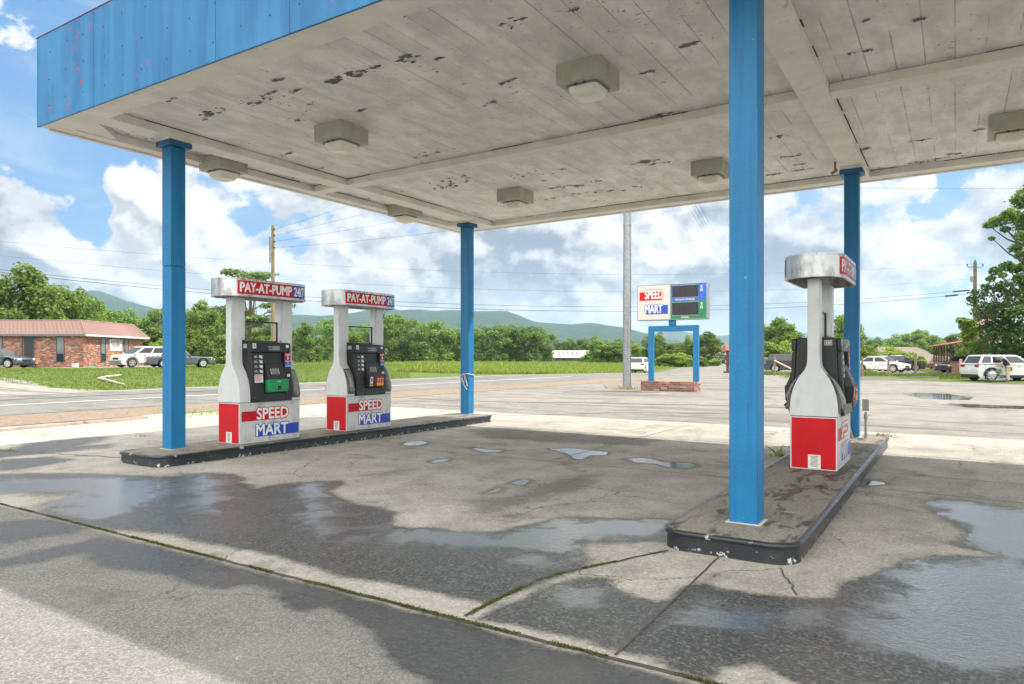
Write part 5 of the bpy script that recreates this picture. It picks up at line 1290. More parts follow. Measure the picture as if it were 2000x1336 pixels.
# field and lawn grass
def grass():
    r = random.Random(11); P = []
    while len(P) < 52000:
        d = 58+140*r.random()**1.6; u = r.uniform(585, 1330); q = at(u, d)
        if q.x > -30.5-(.0 if q.y < 44 else 0) and q.y < 48: continue
        if q.y >= 44 and q.x > -27.5-max(0, (q.y-62))*.16-1: continue
        if u < 775+30*mnoise.noise(Vector((d*.05, 0, 0))) and d < 112: continue
        P.append((q.x, q.y, H(q.x, q.y)-.05, r.uniform(.5, 1.1)*(.7+.5*mnoise.noise(Vector((q.x*.2, q.y*.2, 0))))))
    tag(blades('field_grass', P, .62, .055, M['fgrass'], .35, 12), 'tall seeding grass across the field beyond the road', 'grass')
    P = []
    while len(P) < 60000:
        x, y = r.uniform(-62, -30.4), r.uniform(4, 60)
        u = 1000+FPX*(x*RX+y*RY)/(x*FX+y*FY)
        dd = x*FX+y*FY
        if dd < 24 or u < -20 or u > 800: continue
        if dd > 52 and u < 345: continue
        if u < 230 and dd < 36-(u/230)*10+mnoise.noise(Vector((x*.6, y*.6, 0)))*2: continue
        P.append((x, y, H(x, y)-.02, r.uniform(.4, 1.1)*(.8+.6*mnoise.noise(Vector((x*.4, y*.4, 5))))))
    tag(blades('lawn_grass', P, .13, .028, M['fgrass2'], .5, 13), 'short mown grass of the lawn across the road', 'grass')
M['fgrass2'] = leaf_mat('lawn_blades', (.085, .14, .03), (.18, .245, .062), .3)
grass()
# ---------------------------------------------------------------- hills
def hills(name, ridge, d0, d1, d2, seed, u0=-900, u1=2900):
    us = list(range(u0, u1+1, 14)); V = []; R_ = [p[0] for p in ridge]; Z_ = [p[1] for p in ridge]
    rows = [0, .12, .25, .4, .55, .7, .82, .92, 1.0, 1.12, 1.3]
    for f in rows:
        d = d0+(d1-d0)*f
        for u in us:
            zr = zv(np.interp(u, R_, Z_), d1); q = at(u, d)
            sh = (math.sin(min(f, 1)*PI/2)**1.3) if f <= 1 else max(0, 1-(f-1)*3)
            nz = mnoise.fractal(Vector((q.x*.004, q.y*.004, seed)), 1.0, 2.0, 4)*.10*sh*(1-.8*(f == 1.0)) + mnoise.noise(Vector((q.x*.02, q.y*.02, seed)))*.012
            V.append((q.x, q.y, -4+(zr+4)*max(0, sh+nz)))
    k = len(us); F = [(j*k+i, j*k+i+1, (j+1)*k+i+1, (j+1)*k+i) for j in range(len(rows)-1) for i in range(k-1)]
    me = bpy.data.meshes.new(name); me.from_pydata(V, [], F); me.update(); me.polygons.foreach_set('use_smooth', [True]*len(me.polygons))
    tag(link(name, me, None, M['hill']), kind='structure')
hills('hills', [(-900, 600), (-400, 585), (0, 582), (150, 575), (185, 573), (230, 585), (300, 606), (400, 618), (520, 622), (592, 620), (640, 617), (690, 612), (760, 609), (803, 608), (852, 611), (884, 609), (952, 608), (997, 613), (1018, 623), (1051, 635), (1105, 637), (1159, 634), (1210, 641), (1255, 651), (1300, 664), (1400, 680), (2900, 685)], 1500, 2700, 0, 3)
hills('hills', [(-900, 640), (1000, 650), (1180, 652), (1285, 651), (1327, 648), (1398, 656), (1440, 654), (1500, 652), (1564, 652), (1640, 658), (1760, 664), (1900, 662), (2300, 668), (2900, 672)], 3000, 4200, 0, 9)
# ---------------------------------------------------------------- brick apartments
def apartments():
    n1 = Vector((-FX, -FY, 0)); P0 = at(163, 57); P0.z = 0; PR = at(279.5, 66.5); PR.z = 0; Lf = 17.0
    e1 = Vector((-RX, -RY, 0)); e2 = (PR-P0).normalized(); L2 = (PR-P0).length; n2 = Vector((e2.y, -e2.x, 0))
    if n2.x*RX+n2.y*RY < 0: n2 = -n2
    z0, ze, zt = .35, 3.25, 4.42
    t = thing('apartment_building', 'low brick apartment block with a faded red ribbed metal roof', 'building', tuple(P0)[:2]+(0,))
    crn = lambda o: o*(n1+n2)/(1+n1.dot(n2))
    fl = lambda a, o, z: e1*a+n1*o+Vector((0, 0, z))          # point on the left wall (relative to P0)
    fr = lambda a, o, z: e2*a+n2*o+Vector((0, 0, z))
    back = -n1*9
    m = MB(); m.poly([fl(0, 0, z0), fl(0, 0, ze), fl(Lf, 0, ze), fl(Lf, 0, z0)]); m.poly([fr(0, 0, z0), fr(L2, 0, z0), fr(L2, 0, ze), fr(0, 0, ze)])
    eR = fr(L2, 0, 0); bk = e1*Lf-n1*12; bR = eR-n2*9
    for a, b in ((eR, bR), (bR, bk), (bk, e1*Lf)): m.poly([a+Vector((0, 0, z0)), b+Vector((0, 0, z0)), b+Vector((0, 0, ze)), a+Vector((0, 0, ze))])
    m.build('brick_wall', M['brickw'], t)
    EO, TI = .42, -.55
    E0, T0 = crn(EO), crn(TI); E1 = fl(Lf, EO, 0); T1 = fl(Lf, TI, 0); E2 = fr(L2+EO, EO, 0); T2 = fr(L2+TI, TI, 0); zE = Vector((0, 0, ze)); zT = Vector((0, 0, zt))
    m = MB(); m.poly([E1+zE, T1+zT, T0+zT, E0+zE]); m.poly([E0+zE, T0+zT, T2+zT, E2+zE])
    eB = bR+e2*EO; tB = bR+e2*TI; m.poly([E2+zE, T2+zT, tB+zT, eB+zE]); m.poly([T1+zT, bk+zT, tB+zT, T2+zT, T0+zT])
    def ribs(A, B, C, D, n):
        for i in range(n):
            f = (i+.5)/n; a = A.lerp(B, f)+zE; b = C.lerp(D, f)+zT
            m.tube([a, b], .024, 4, False)
    ribs(E0, E1, T0, T1, 52); ribs(E0, E2, T0, T2, 26)
    m.tube([E0+zE, T0+zT], .05, 6)
    rf = m.build('metal_roof', M['roofpink'], t)
    m = MB()
    for A, B in ((T0, T1), (T0, T2)): m.tube([A+zT, B+zT], .05, 6)
    m.build('ridge_cap', M['roofcap'], rf)
    m = MB(); up = Vector((0, 0, .16))
    m.poly([E0+zE, E1+zE, E1+zE-up, E0+zE-up]); m.build('gutter', M['guttergrey'], t); m = MB(); m.poly([E0+zE, E2+zE, E2+zE-up, E0+zE-up]); m.build('gutter', M['gutterwhite'], t)
    m = MB(); lo = zE-up; m.poly([E0+lo, E1+lo, fl(Lf, 0, 0)+lo, lo]); m.poly([E0+lo, lo, fr(L2, 0, 0)+lo, E2+lo]); m.build('eave_soffit', M['guttergrey'], t)
    def hole(f, name, a0, z_0, a1, z_1, mt, glass=True):
        m = MB(); w_ = .05
        pts = lambda x0, zz0, x1, zz1, o: [f(x0, o, zz0), f(x1, o, zz0), f(x1, o, zz1), f(x0, o, zz1)]
        def bx(x0, zz0, x1, zz1, o0, o1): m.loft([pts(x0, zz0, x1, zz1, o0), pts(x0, zz0, x1, zz1, o1)])
        bx(a0, z_0, a0+w_, z_1, .005, .05); bx(a1-w_, z_0, a1, z_1, .005, .05); bx(a0+w_, z_1-w_, a1-w_, z_1, .005, .05)
        fr_ = m.build(name, mt, t)
        if glass:
            m = MB(); bx(a0+w_, z_0, a1-w_, z_0+w_, .005, .06); zc = z_0+(z_1-z_0)*.33; bx(a0+w_, zc-.03, a1-w_, zc+.03, .012, .045); m.build('sill', mt, fr_)
            m = MB(); bx(a0+w_, z_0+w_, a1-w_, zc-.03, .005, .012); m.build('lower_pane', M['glass'], fr_); m = MB(); bx(a0+w_, zc+.03, a1-w_, z_1-w_, .005, .012); m.build('upper_pane', M['paneg'], fr_)
        return fr_, bx
    k = 57/FPX
    hole(fl, 'window', (163-126)*k, .98, (163-110)*k, 3.05, M['framedark']); hole(fl, 'window', (163-5)*k, .98, (163+12)*k, 3.05, M['framedark']); hole(fl, 'window', (163+70)*k, .98, (163+90)*k, 3.05, M['framedark'])
    m = MB()
    d_, _ = hole(fl, 'door', (163-67)*k, .55, (163-43)*k, 3.05, M['framedark'], False)
    m.loft([[fl(a, .006, z) for a, z in (((163-66)*k, .55), ((163-47)*k, .55), ((163-47)*k, 3.0), ((163-66)*k, 3.0))], [fl(a, .03, z) for a, z in (((163-66)*k, .55), ((163-47)*k, .55), ((163-47)*k, 3.0), ((163-66)*k, 3.0))]]); m.build('door_leaf', M['doordark'], d_)
    m = MB(); m.cyl(fl((163-64)*k, .05, 1.6), .03, .03, 'z', 8); m.build('door_knob', M['steel'], d_)
    def par(u):  # distance along the right wall for a picture column
        tt = (u-1000)/FPX; n_ = tt*(P0.x*FX+P0.y*FY)-(P0.x*RX+P0.y*RY); q = (e2.x*RX+e2.y*RY)-tt*(e2.x*FX+e2.y*FY); return n_/q
    for ua, ub in ((196.5, 206), (243, 250.5)): hole(fr, 'window', par(ua), 1.0, par(ub), 3.05, M['framedark'])
    s = thing('rental_sign', 'white APARTMENTS FOR RENT board fixed to the brick wall', 'sign', tuple(P0+fr(par(214), 0, 1.92)))
    b = par(237.5)-par(214); m = MB(); rel = fr(par(214), 0, 1.92); ff = lambda a, o, z: fr(par(214)+a, o, 1.92+z)-rel
    m.loft([[ff(0, .01, 0), ff(b, .01, 0), ff(b, .01, 1.0), ff(0, .01, 1.0)], [ff(0, .04, 0), ff(b, .04, 0), ff(b, .04, 1.0), ff(0, .04, 1.0)]]); m.build('board', M['paper'], s)
    m = MB(); g = lambda a, z: ff(a*b, .046, z)
    put_text(m, 'APARTMENTS', (.06, .66, .95, .93), g, .03); put_text(m, 'FOR RENT', (.16, .36, .84, .60), g, .03); m.build('lettering', M['ink'], s)
M['brickw'] = brick_mat('mixed_red_brick', 1.1, (RX+FX, RY+FY, 0))
M['roofpink'] = plain('faded_red_roofing', (.20, .115, .10), .5, var=.12, dirt=(.20, .12, .10)); M['roofcap'] = plain('pale_ridge_metal', (.30, .20, .16), .5)
M['guttergrey'] = plain('grey_gutter', (.13, .15, .17), .5); M['gutterwhite'] = plain('white_gutter', (.55, .55, .54), .5)
M['framedark'] = plain('slate_frame', (.06, .08, .095), .5); M['doordark'] = plain('dark_door', (.018, .022, .026), .4); M['paneg'] = plain('grey_blind_glass', (.16, .18, .18), .08)
apartments()
# small things round the apartments
def pot(u, d, lb):
    p = at(u, d); t = thing('flower_pot', lb, 'flower pot', (p.x, p.y, H(p.x, p.y)))
    m = MB(); m.tube([(0, 0, .30), (0, 0, .68), (0, 0, .69), (0, 0, .76)], [.17, .24, .27, .27], 14); m.build('pot', M['terracotta'], t, 0, 50)
    m = MB(); m.tube([(0, 0, 0), (0, 0, .04), (0, 0, .06), (0, 0, .30)], [.2, .2, .05, .06], 10); m.build('stand', M['charcoal'], t)
pot(69.5, 55, 'terracotta flower pot on a dark stand by the apartment door')
p = at(147, 55.8); t_ = thing('concrete_block', 'pale square concrete block at the foot of the brick wall', 'block', (p.x, p.y, H(p.x, p.y)), YAW)
MB().box((-.2, -.15, 0), (.2, .15, .33)).build('block', M['palestone'], t_, .02)
p = at(179.5, 54.5); t_ = thing('plastic_toy', 'small teal plastic toy lying on the drive before the brick corner', 'toy', (p.x, p.y, H(p.x, p.y)), YAW)
m = MB(); m.loft([rrect(-.16, -.10, .16, .10, .06, 0), rrect(-.17, -.11, .17, .11, .07, .07), rrect(-.08, -.06, .08, .06, .05, .13)]); m.build('shell', M['teal'], t_, 0, 60); MB().tube([(.12, 0, .06), (.22, 0, .10)], .03).build('spout', M['teal'], t_)
for (ua, da, ub, db), lb in (((192, 38.5, 243, 33.6), 'long grey weathered log edging lying on the lawn'), ((193, 38.6, 236, 41.5), 'short pale log lying on the lawn behind the long log')):
    a, b = at(ua, da), at(ub, db); a.z = H(a.x, a.y)+.05; b.z = H(b.x, b.y)+.05; mid = (a+b)/2; t_ = thing('garden_log', lb, 'log', tuple(mid), 0, 'logs lying on the lawn')
    m = MB(); m.tube([a-mid, (b-a)*-.15+Vector((0, 0, .02)), (b-a)*.2, b-mid], [.06, .075, .07, .05], 8); m.build('log', M['wood_log'], t_, 0, 60)
    m = MB(); m.tube([(b-a)*.1, (b-a)*.1+Vector((.1, .05, .12))], [.03, .02], 6); m.build('branch_stub', M['wood_log'], t_)
# ---------------------------------------------------------------- vehicles
def car(label, u, d, fwd, spec, paint, name='parked_car', cat='car', group='parked cars', clad=None, gz=None):
    p = at(u, d); z = H(p.x, p.y)+.01 if gz is None else gz
    t = thing(name, label, cat, (p.x, p.y, z), math.atan2(fwd.y, fwd.x), group)
    L, Wd, hb, hr, wr, gc = spec['L'], spec['W'], spec['belt'], spec['H'], spec['wr'], spec.get('gc', .22)
    xf, xr = L/2-spec['fo'], -L/2+spec['ro']; hw = Wd/2; nose = spec['nose']; tail = spec['tail']; c = spec['cab']     # cab: rear base x, rear top x, front top x, front base x
    def arch(xc, rev=False):
        R_ = wr*1.2; a0 = math.asin(max(-1, min(1, (gc-wr)/R_))); return [(xc+R_*math.cos(a), wr+R_*math.sin(a)) for a in np.linspace(PI-a0, a0, 9)]
    low = [(-L/2+.10, gc)]+arch(xr)+arch(xf)+[(L/2-.12, gc), (L/2, gc+.14), (L/2-.01, nose*.72), (L/2-.12, nose), (c[3]+.1, hb-.02), (c[3]-.1, hb), (c[0], hb), (c[0]-.1, hb-.01), (-L/2+.06, tail), (-L/2, tail*.72), (-L/2, gc+.14)]
    m = MB(); m.prism(low, 'y', -hw, hw); body = m.build('body', paint, t, .10, None, 3, 40)
    ti = spec.get('ti', .17)
    cb = lambda dx0=0, s=0: [[(c[0], -hw+.05, hb-.02), (c[3], -hw+.05, hb-.02), (c[3], hw-.05, hb-.02), (c[0], hw-.05, hb-.02)], [(c[1], -hw+ti, hr-.03), (c[2], -hw+ti, hr-.03), (c[2], hw-ti, hr-.03), (c[1], hw-ti, hr-.03)]]
    lo, hi = cb(); m = MB(); m.loft([lo, hi, [(c[1]+.12, -hw+ti+.1, hr), (c[2]-.15, -hw+ti+.1, hr), (c[2]-.15, hw-ti-.1, hr), (c[1]+.12, hw-ti-.1, hr)]]); m.build('roof', paint, t, .03, None, 2, 30)
    V = [Vector(q) for q in lo]; T = [Vector(q) for q in hi]
    def pane(name, A, B, C, D, f0, f1, g0, g1, n):
        q = lambda s, g: A.lerp(B, s).lerp(D.lerp(C, s), g)+n*.012
        m = MB(); m.poly([q(f0, g0), q(f1, g0), q(f1, g1), q(f0, g1)]); return m.build(name, M['glass'], t)
    pane('windshield', V[1], V[2], T[2], T[1], .05, .95, .08, .93, Vector((1, 0, .6)).normalized()); pane('rear_window', V[3], V[0], T[0], T[3], .08, .92, .12, .90, Vector((-1, 0, .5)).normalized())
    cuts = spec.get('cuts', [(.08, .47), (.52, .93)])
    for sg, (A, B, C, D) in ((-1, (V[0], V[1], T[1], T[0])), (1, (V[3], V[2], T[2], T[3]))):
        for f0, f1 in cuts: pane('side_window', A, B, C, D, f0, f1, spec.get('g0', .10), .88, Vector((0, sg, .3)).normalized())
        m = MB(); m.loft([[(c[3]-.22, sg*(hw-.03), hb-.01), (c[3]-.10, sg*(hw-.03), hb-.01), (c[3]-.12, sg*(hw-.03), hb+.10), (c[3]-.20, sg*(hw-.03), hb+.10)], [(c[3]-.22, sg*(hw+.15), hb+.01), (c[3]-.13, sg*(hw+.15), hb+.01), (c[3]-.14, sg*(hw+.15), hb+.13), (c[3]-.21, sg*(hw+.15), hb+.13)]]); m.build('wing_mirror', paint, t)
        for f in ((c[0]+c[3])/2+.15*0, c[3]-.5): pass
        m = MB(); mid = (c[0]+c[3])/2
        for xx in (mid-.30, mid+.75): m.box((xx-.09, min(sg*hw, sg*(hw+.025)), hb-.14), (xx+.09, max(sg*hw, sg*(hw+.025)), hb-.11))
        m.build('door_handle', M['charcoal'] if not spec.get('chrome') else M['rim'], t)
        m = MB(); 
        for xx in (mid+.12, c[3]-.05, c[0]+.35): m.box((xx-.006, min(sg*(hw-.002), sg*(hw+.004)), gc+.12), (xx+.006, max(sg*(hw-.002), sg*(hw+.004)), hb-.04))
        m.build('door_seam', M['ink'], t)
        z1, z2 = spec['lamp']; m = MB(); m.loft([[(L/2-.30, sg*(hw-.02), z1), (L/2+.012, sg*(hw-.32), z1), (L/2+.012, sg*(hw-.32), z1+.13), (L/2-.32, sg*(hw-.02), z1+.15)], [(L/2-.30, sg*(hw+.008), z1), (L/2-.02, sg*(hw-.06), z1-.01), (L/2-.02, sg*(hw-.06), z1+.13), (L/2-.32, sg*(hw+.008), z1+.15)]]); m.build('headlight', M['headlamp'], t)
        m = MB(); m.box((-L/2-.012, min(sg*(hw-.02), sg*(hw-.38)), z2), (-L/2+.14, max(sg*(hw+.006), sg*(hw-.38)), z2+.15)); 
        if sg > 0: pass
        m.build('taillight', M['taillamp'], t, .01)
    m = MB(); m.box((L/2-.03, -hw*.45, nose*.62), (L/2+.014, hw*.45, nose*.62+.16)); m.build('grille', M['black'], t, .01)
    m = MB(); m.box((L/2-.04, -hw*.75, gc+.06), (L/2+.012, hw*.75, gc+.18)); m.build('air_intake', M['black'], t, .01)
    m = MB(); m.box((-L/2-.016, -.16, tail*.62), (-L/2+.01, .16, tail*.62+.13)); m.build('licence_plate', M['paper'], t)
    cl = clad or M['black']
    m = MB(); m.box((-L/2-.03, -hw+.04, gc-.02), (-L/2+.10, hw-.04, gc+.20)); m.build('rear_bumper', cl, t, .03)
    m = MB(); m.box((L/2-.10, -hw+.06, gc-.02), (L/2+.03, hw-.06, gc+.10 if not clad else gc+.34)); m.build('front_bumper', cl, t, .03)
    if clad:
        m = MB()
        for sg in (-1, 1):
            for xc in (xf, xr):
                A = [(xc+wr*1.18*math.cos(a), wr+wr*1.18*math.sin(a)) for a in np.linspace(-.1, PI+.1, 11)]; B = [(xc+wr*1.42*math.cos(a), wr+wr*1.42*math.sin(a)) for a in np.linspace(-.1, PI+.1, 11)]
                for i in range(10): m.poly([(A[i][0], sg*(hw+.01), A[i][1]), (A[i+1][0], sg*(hw+.01), A[i+1][1]), (B[i+1][0], sg*(hw+.01), B[i+1][1]), (B[i][0], sg*(hw+.01), B[i][1])])
            m.box((xr+wr*1.3, min(sg*hw, sg*(hw+.012)), gc), (xf-wr*1.3, max(sg*hw, sg*(hw+.012)), gc+.16))
        m.build('wheel_arch_cladding', cl, t)
    for xc in (xf, xr):
        for sg in (-1, 1):
            m = MB(); y0 = sg*(hw-.20); y1 = sg*(hw-.005); m.tube([(xc, y0, wr), (xc, y0+(y1-y0)*.1, wr), (xc, y0+(y1-y0)*.9, wr), (xc, y1, wr)], [wr*.9, wr, wr, wr*.92], 24); wl = m.build('wheel', M['tyre'], t, 0, 40)
            m = MB(); m.tube([(xc, y1-sg*.01, wr), (xc, y1+sg*.006, wr)], [wr*.68, wr*.66], 24); m.build('hub_face', M['charcoal'], wl)
            m = MB(); yo = y1+sg*.012; n = spec.get('spokes', 5)
            for i in range(n):
                a = 2*PI*i/n+.3; ca, sa = math.cos(a), math.sin(a); w0, w1 = wr*.13, wr*.20
                m.loft([[(xc-sa*w0+ca*wr*.08, yo-sg*.01, wr+ca*w0+sa*wr*.08), (xc+sa*w0+ca*wr*.08, yo-sg*.01, wr-ca*w0+sa*wr*.08), (xc+sa*w1+ca*wr*.6, yo-sg*.01, wr-ca*w1+sa*wr*.6), (xc-sa*w1+ca*wr*.6, yo-sg*.01, wr+ca*w1+sa*wr*.6)],
                        [(xc-sa*w0+ca*wr*.08, yo, wr+ca*w0+sa*wr*.08), (xc+sa*w0+ca*wr*.08, yo, wr-ca*w0+sa*wr*.08), (xc+sa*w1+ca*wr*.6, yo, wr-ca*w1+sa*wr*.6), (xc-sa*w1+ca*wr*.6, yo, wr+ca*w1+sa*wr*.6)]])
            A = np.linspace(0, 2*PI, 25)
            for i in range(24): m.poly([(xc+wr*.58*math.cos(A[i]), yo, wr+wr*.58*math.sin(A[i])), (xc+wr*.58*math.cos(A[i+1]), yo, wr+wr*.58*math.sin(A[i+1])), (xc+wr*.70*math.cos(A[i+1]), yo, wr+wr*.70*math.sin(A[i+1])), (xc+wr*.70*math.cos(A[i]), yo, wr+wr*.70*math.sin(A[i]))])
            m.cyl((xc, yo, wr), wr*.14, .02, 'y', 10); m.build('rim', M['rim'], wl)
    if spec.get('rails'):
        m = MB()
        for sg in (-1, 1): m.tube([(c[1]+.1, sg*(hw-ti-.06), hr-.01), (c[1]+.25, sg*(hw-ti-.06), hr+.05), (c[2]-.4, sg*(hw-ti-.06), hr+.05), (c[2]-.2, sg*(hw-ti-.06), hr-.01)], .018, 6)
        m.build('roof_rail', M['charcoal'], t)
    return t
SEDAN = dict(L=4.6, W=1.78, belt=.93, H=1.45, wr=.33, fo=.85, ro=.95, nose=.74, tail=.96, cab=(-1.65, -.85, .35, 1.20), lamp=(.60, .72))
BOXY = dict(L=4.9, W=1.80, belt=.90, H=1.38, wr=.31, fo=.90, ro=1.15, nose=.80, tail=.88, cab=(-1.35, -1.0, .25, .75), lamp=(.58, .62), ti=.14, chrome=1, spokes=12)
SUV = dict(L=4.35, W=1.82, belt=1.06, H=1.68, wr=.36, fo=.85, ro=.80, nose=1.0, tail=1.08, g0=.18, cab=(-2.10, -1.80, .28, 1.22), lamp=(.76, .88), ti=.15, rails=1, cuts=[(.03, .22), (.26, .56), (.60, .93)])
FF, RR = Vector((FX, FY, 0)), Vector((RX, RY, 0))
def dirn(f, r): return (FF*f+RR*r).normalized()
M['c_blue'] = car_paint('slate_blue_car_paint', (.035, .06, .085)); M['c_silver'] = car_paint('silver_white_car_paint', (.58, .58, .56)); M['c_dark'] = car_paint('blue_grey_car_paint', (.055, .062, .08))
M['c_white'] = car_paint('white_car_paint', (.74, .74, .74)); M['c_black'] = car_paint('black_car_paint', (.018, .019, .022)); M['c_grey'] = car_paint('grey_car_paint', (.055, .062, .065)); M['c_red'] = car_paint('red_car_paint', (.42, .02, .03)); M['c_pearl'] = car_paint('pearl_car_paint', (.60, .61, .62))
M['clad'] = plain('grey_plastic_cladding', (.14, .135, .125), .6)
car('slate blue sedan cut by the left picture edge before the apartment door', -4, 53, dirn(-.05, 1), SEDAN, M['c_blue'])
car('silver white crossover with grey cladding parked nose-out by the apartments', 279, 57, dirn(-.83, -.56), SUV, M['c_silver'], clad=M['clad'])
car('dark boxy old sedan with a wide red tail light strip behind the left column', 352, 55.5, dirn(.55, .83), BOXY, M['c_dark'])
car('white SUV driving away on the road between the steel pole and sign', 1250, 76, dirn(.92, .38), SUV, M['c_white'], group='cars on the road')
car('black and silver SUV between the nearest column and the single pump', 1546, 65, dirn(-.42, .9), SUV, M['c_black'])
car('dark car behind the black SUV beside the nearest column', 1488, 74, dirn(-.1, 1), SEDAN, M['c_grey'])
car('white sedan parked nose-out behind the wooden posts', 1720, 64, dirn(-.78, .62), SEDAN, M['c_white'])
car('dark grey crossover parked side-on behind the white sedan', 1753, 69, dirn(-.12, 1), dict(SUV, H=1.56, belt=1.0, rails=0, cab=(-2.05, -1.5, .25, 1.2)), M['c_grey'])
car('red car half hidden behind the porch of the red-roofed house', 1838, 79, dirn(-.9, -.4), SEDAN, M['c_red'])
car('dark sedan behind the pale rail fence', 1884, 62, dirn(-.2, -1), SEDAN, M['c_black'])
car('pearl white compact SUV beside the person and the shopping cart', 1961.5, 44.2, dirn(-.03, 1), dict(SUV, H=1.64, rails=0), M['c_pearl'], clad=M['black'])
car('tiny dark car far up the road right of the sign', 1391, 128, dirn(.3, -.9), SEDAN, M['c_black'], group='cars on the road')
# ---------------------------------------------------------------- person and shopping cart
def skin_mesh(name, joints, edges, mat, parent, root=0, sub=2):
    me = bpy.data.meshes.new(name); me.from_pydata([j[0] for j in joints], edges, []); me.update()
    o = link(name, me, parent, mat); md = o.modifiers.new('skin', 'SKIN'); md.use_smooth_shade = True
    for i, j in enumerate(joints):
        r = j[1]; me.skin_vertices[0].data[i].radius = (r, r) if not isinstance(r, tuple) else r
    me.skin_vertices[0].data[root].use_root = True
    sb = o.modifiers.new('sub', 'SUBSURF'); sb.levels = sub; sb.render_levels = sub
    return o
def person():
    d = 42.9; p = at(1968, d); f = dirn(.62, -.78)
    t = thing('person', 'person in a dark short-sleeved top and khaki trousers bending over the shopping cart', 'person', (p.x, p.y, H(p.x, p.y)+.012), math.atan2(f.y, f.x)-PI/2)
    # local +Y is where the body faces; hips at .92, back bent forward about 30 degrees
    J = []; E_ = []
    def j(x, y, z, r, par=None):
        J.append(((x, y, z), r)); i = len(J)-1
        if par is not None: E_.append((par, i))
        return i
    pel = j(0, -.04, .93, .13); sp = j(0, .06, 1.13, .125, pel); ch = j(0, .19, 1.32, .135, sp); nk = j(0, .27, 1.44, .055, ch); hd = j(0, .33, 1.53, .085, nk); ht = j(0, .36, 1.62, .075, hd); ns = j(0, .44, 1.535, .03, hd)
    hands = []
    for s in (-1, 1):
        sh = j(s*.18, .20, 1.36, .065, ch); el = j(s*.25, .30, 1.10, .046, sh); wr = j(s*.17, .50, .98, .03, el); pm = j(s*.155, .57, .955, .034, wr); 
        for k, (ox, ln) in enumerate(((-.028, .060), (-.010, .070), (.010, .066), (.028, .052))):
            a = j(s*(.155+ox), .60, .950, .010, pm); b = j(s*(.155+ox), .60+ln*.55, .928, .009, a); j(s*(.155+ox), .60+ln*.45, .895, .008, b)
        th = j(s*.118, .565, .945, .011, pm); j(s*.105, .60, .925, .009, th)
        hp = j(s*.095, -.05, .86, .105, pel); kn = j(s*.11, .02, .48, .065, hp); an = j(s*.115, -.03, .09, .042, kn); j(s*.13, .11, .035, .038, an)
    skin_mesh('body', J, E_, M['skin'], t)
    K = [((0, -.035, .92), .185), ((0, .055, 1.12), .180), ((0, .175, 1.31), .19), ((0, .235, 1.41), .10)]; e = [(0, 1), (1, 2), (2, 3)]
    for s in (-1, 1):
        n = len(K); K += [((s*.185, .20, 1.355), .105), ((s*.232, .265, 1.20), .085)]; e += [(2, n), (n, n+1)]
    skin_mesh('shirt', K, e, M['navy'], t)
    K = [((0, -.045, .93), .19)]; e = []
    for s in (-1, 1):
        n = len(K); K += [((s*.095, -.055, .84), .15), ((s*.11, .015, .48), .10), ((s*.115, -.03, .09), .082)]; e += [(0, n), (n, n+1), (n+1, n+2)]
    skin_mesh('trousers', K, e, M['khaki'], t)
    skin_mesh('hair', [((0, .27, 1.56), .075), ((0, .33, 1.63), .088), ((0, .26, 1.50), .05)], [(0, 1), (0, 2)], M['hair'], t)
    m = MB()
    for s in (-1, 1): m.loft([rrect(s*.125-.05, -.10, s*.125+.05, .19, .045, 0), rrect(s*.125-.052, -.105, s*.125+.052, .195, .045, .03), rrect(s*.125-.045, -.09, s*.125+.045, .12, .04, .085)])
    m.build('shoes', M['shoe'], t, 0, 60)
    m = MB()
    for s in (-1, 1): m.cyl((s*.034, .418, 1.57), .012, .012, 'y', 8)
    m.build('eyes', M['ink'], t)
person()
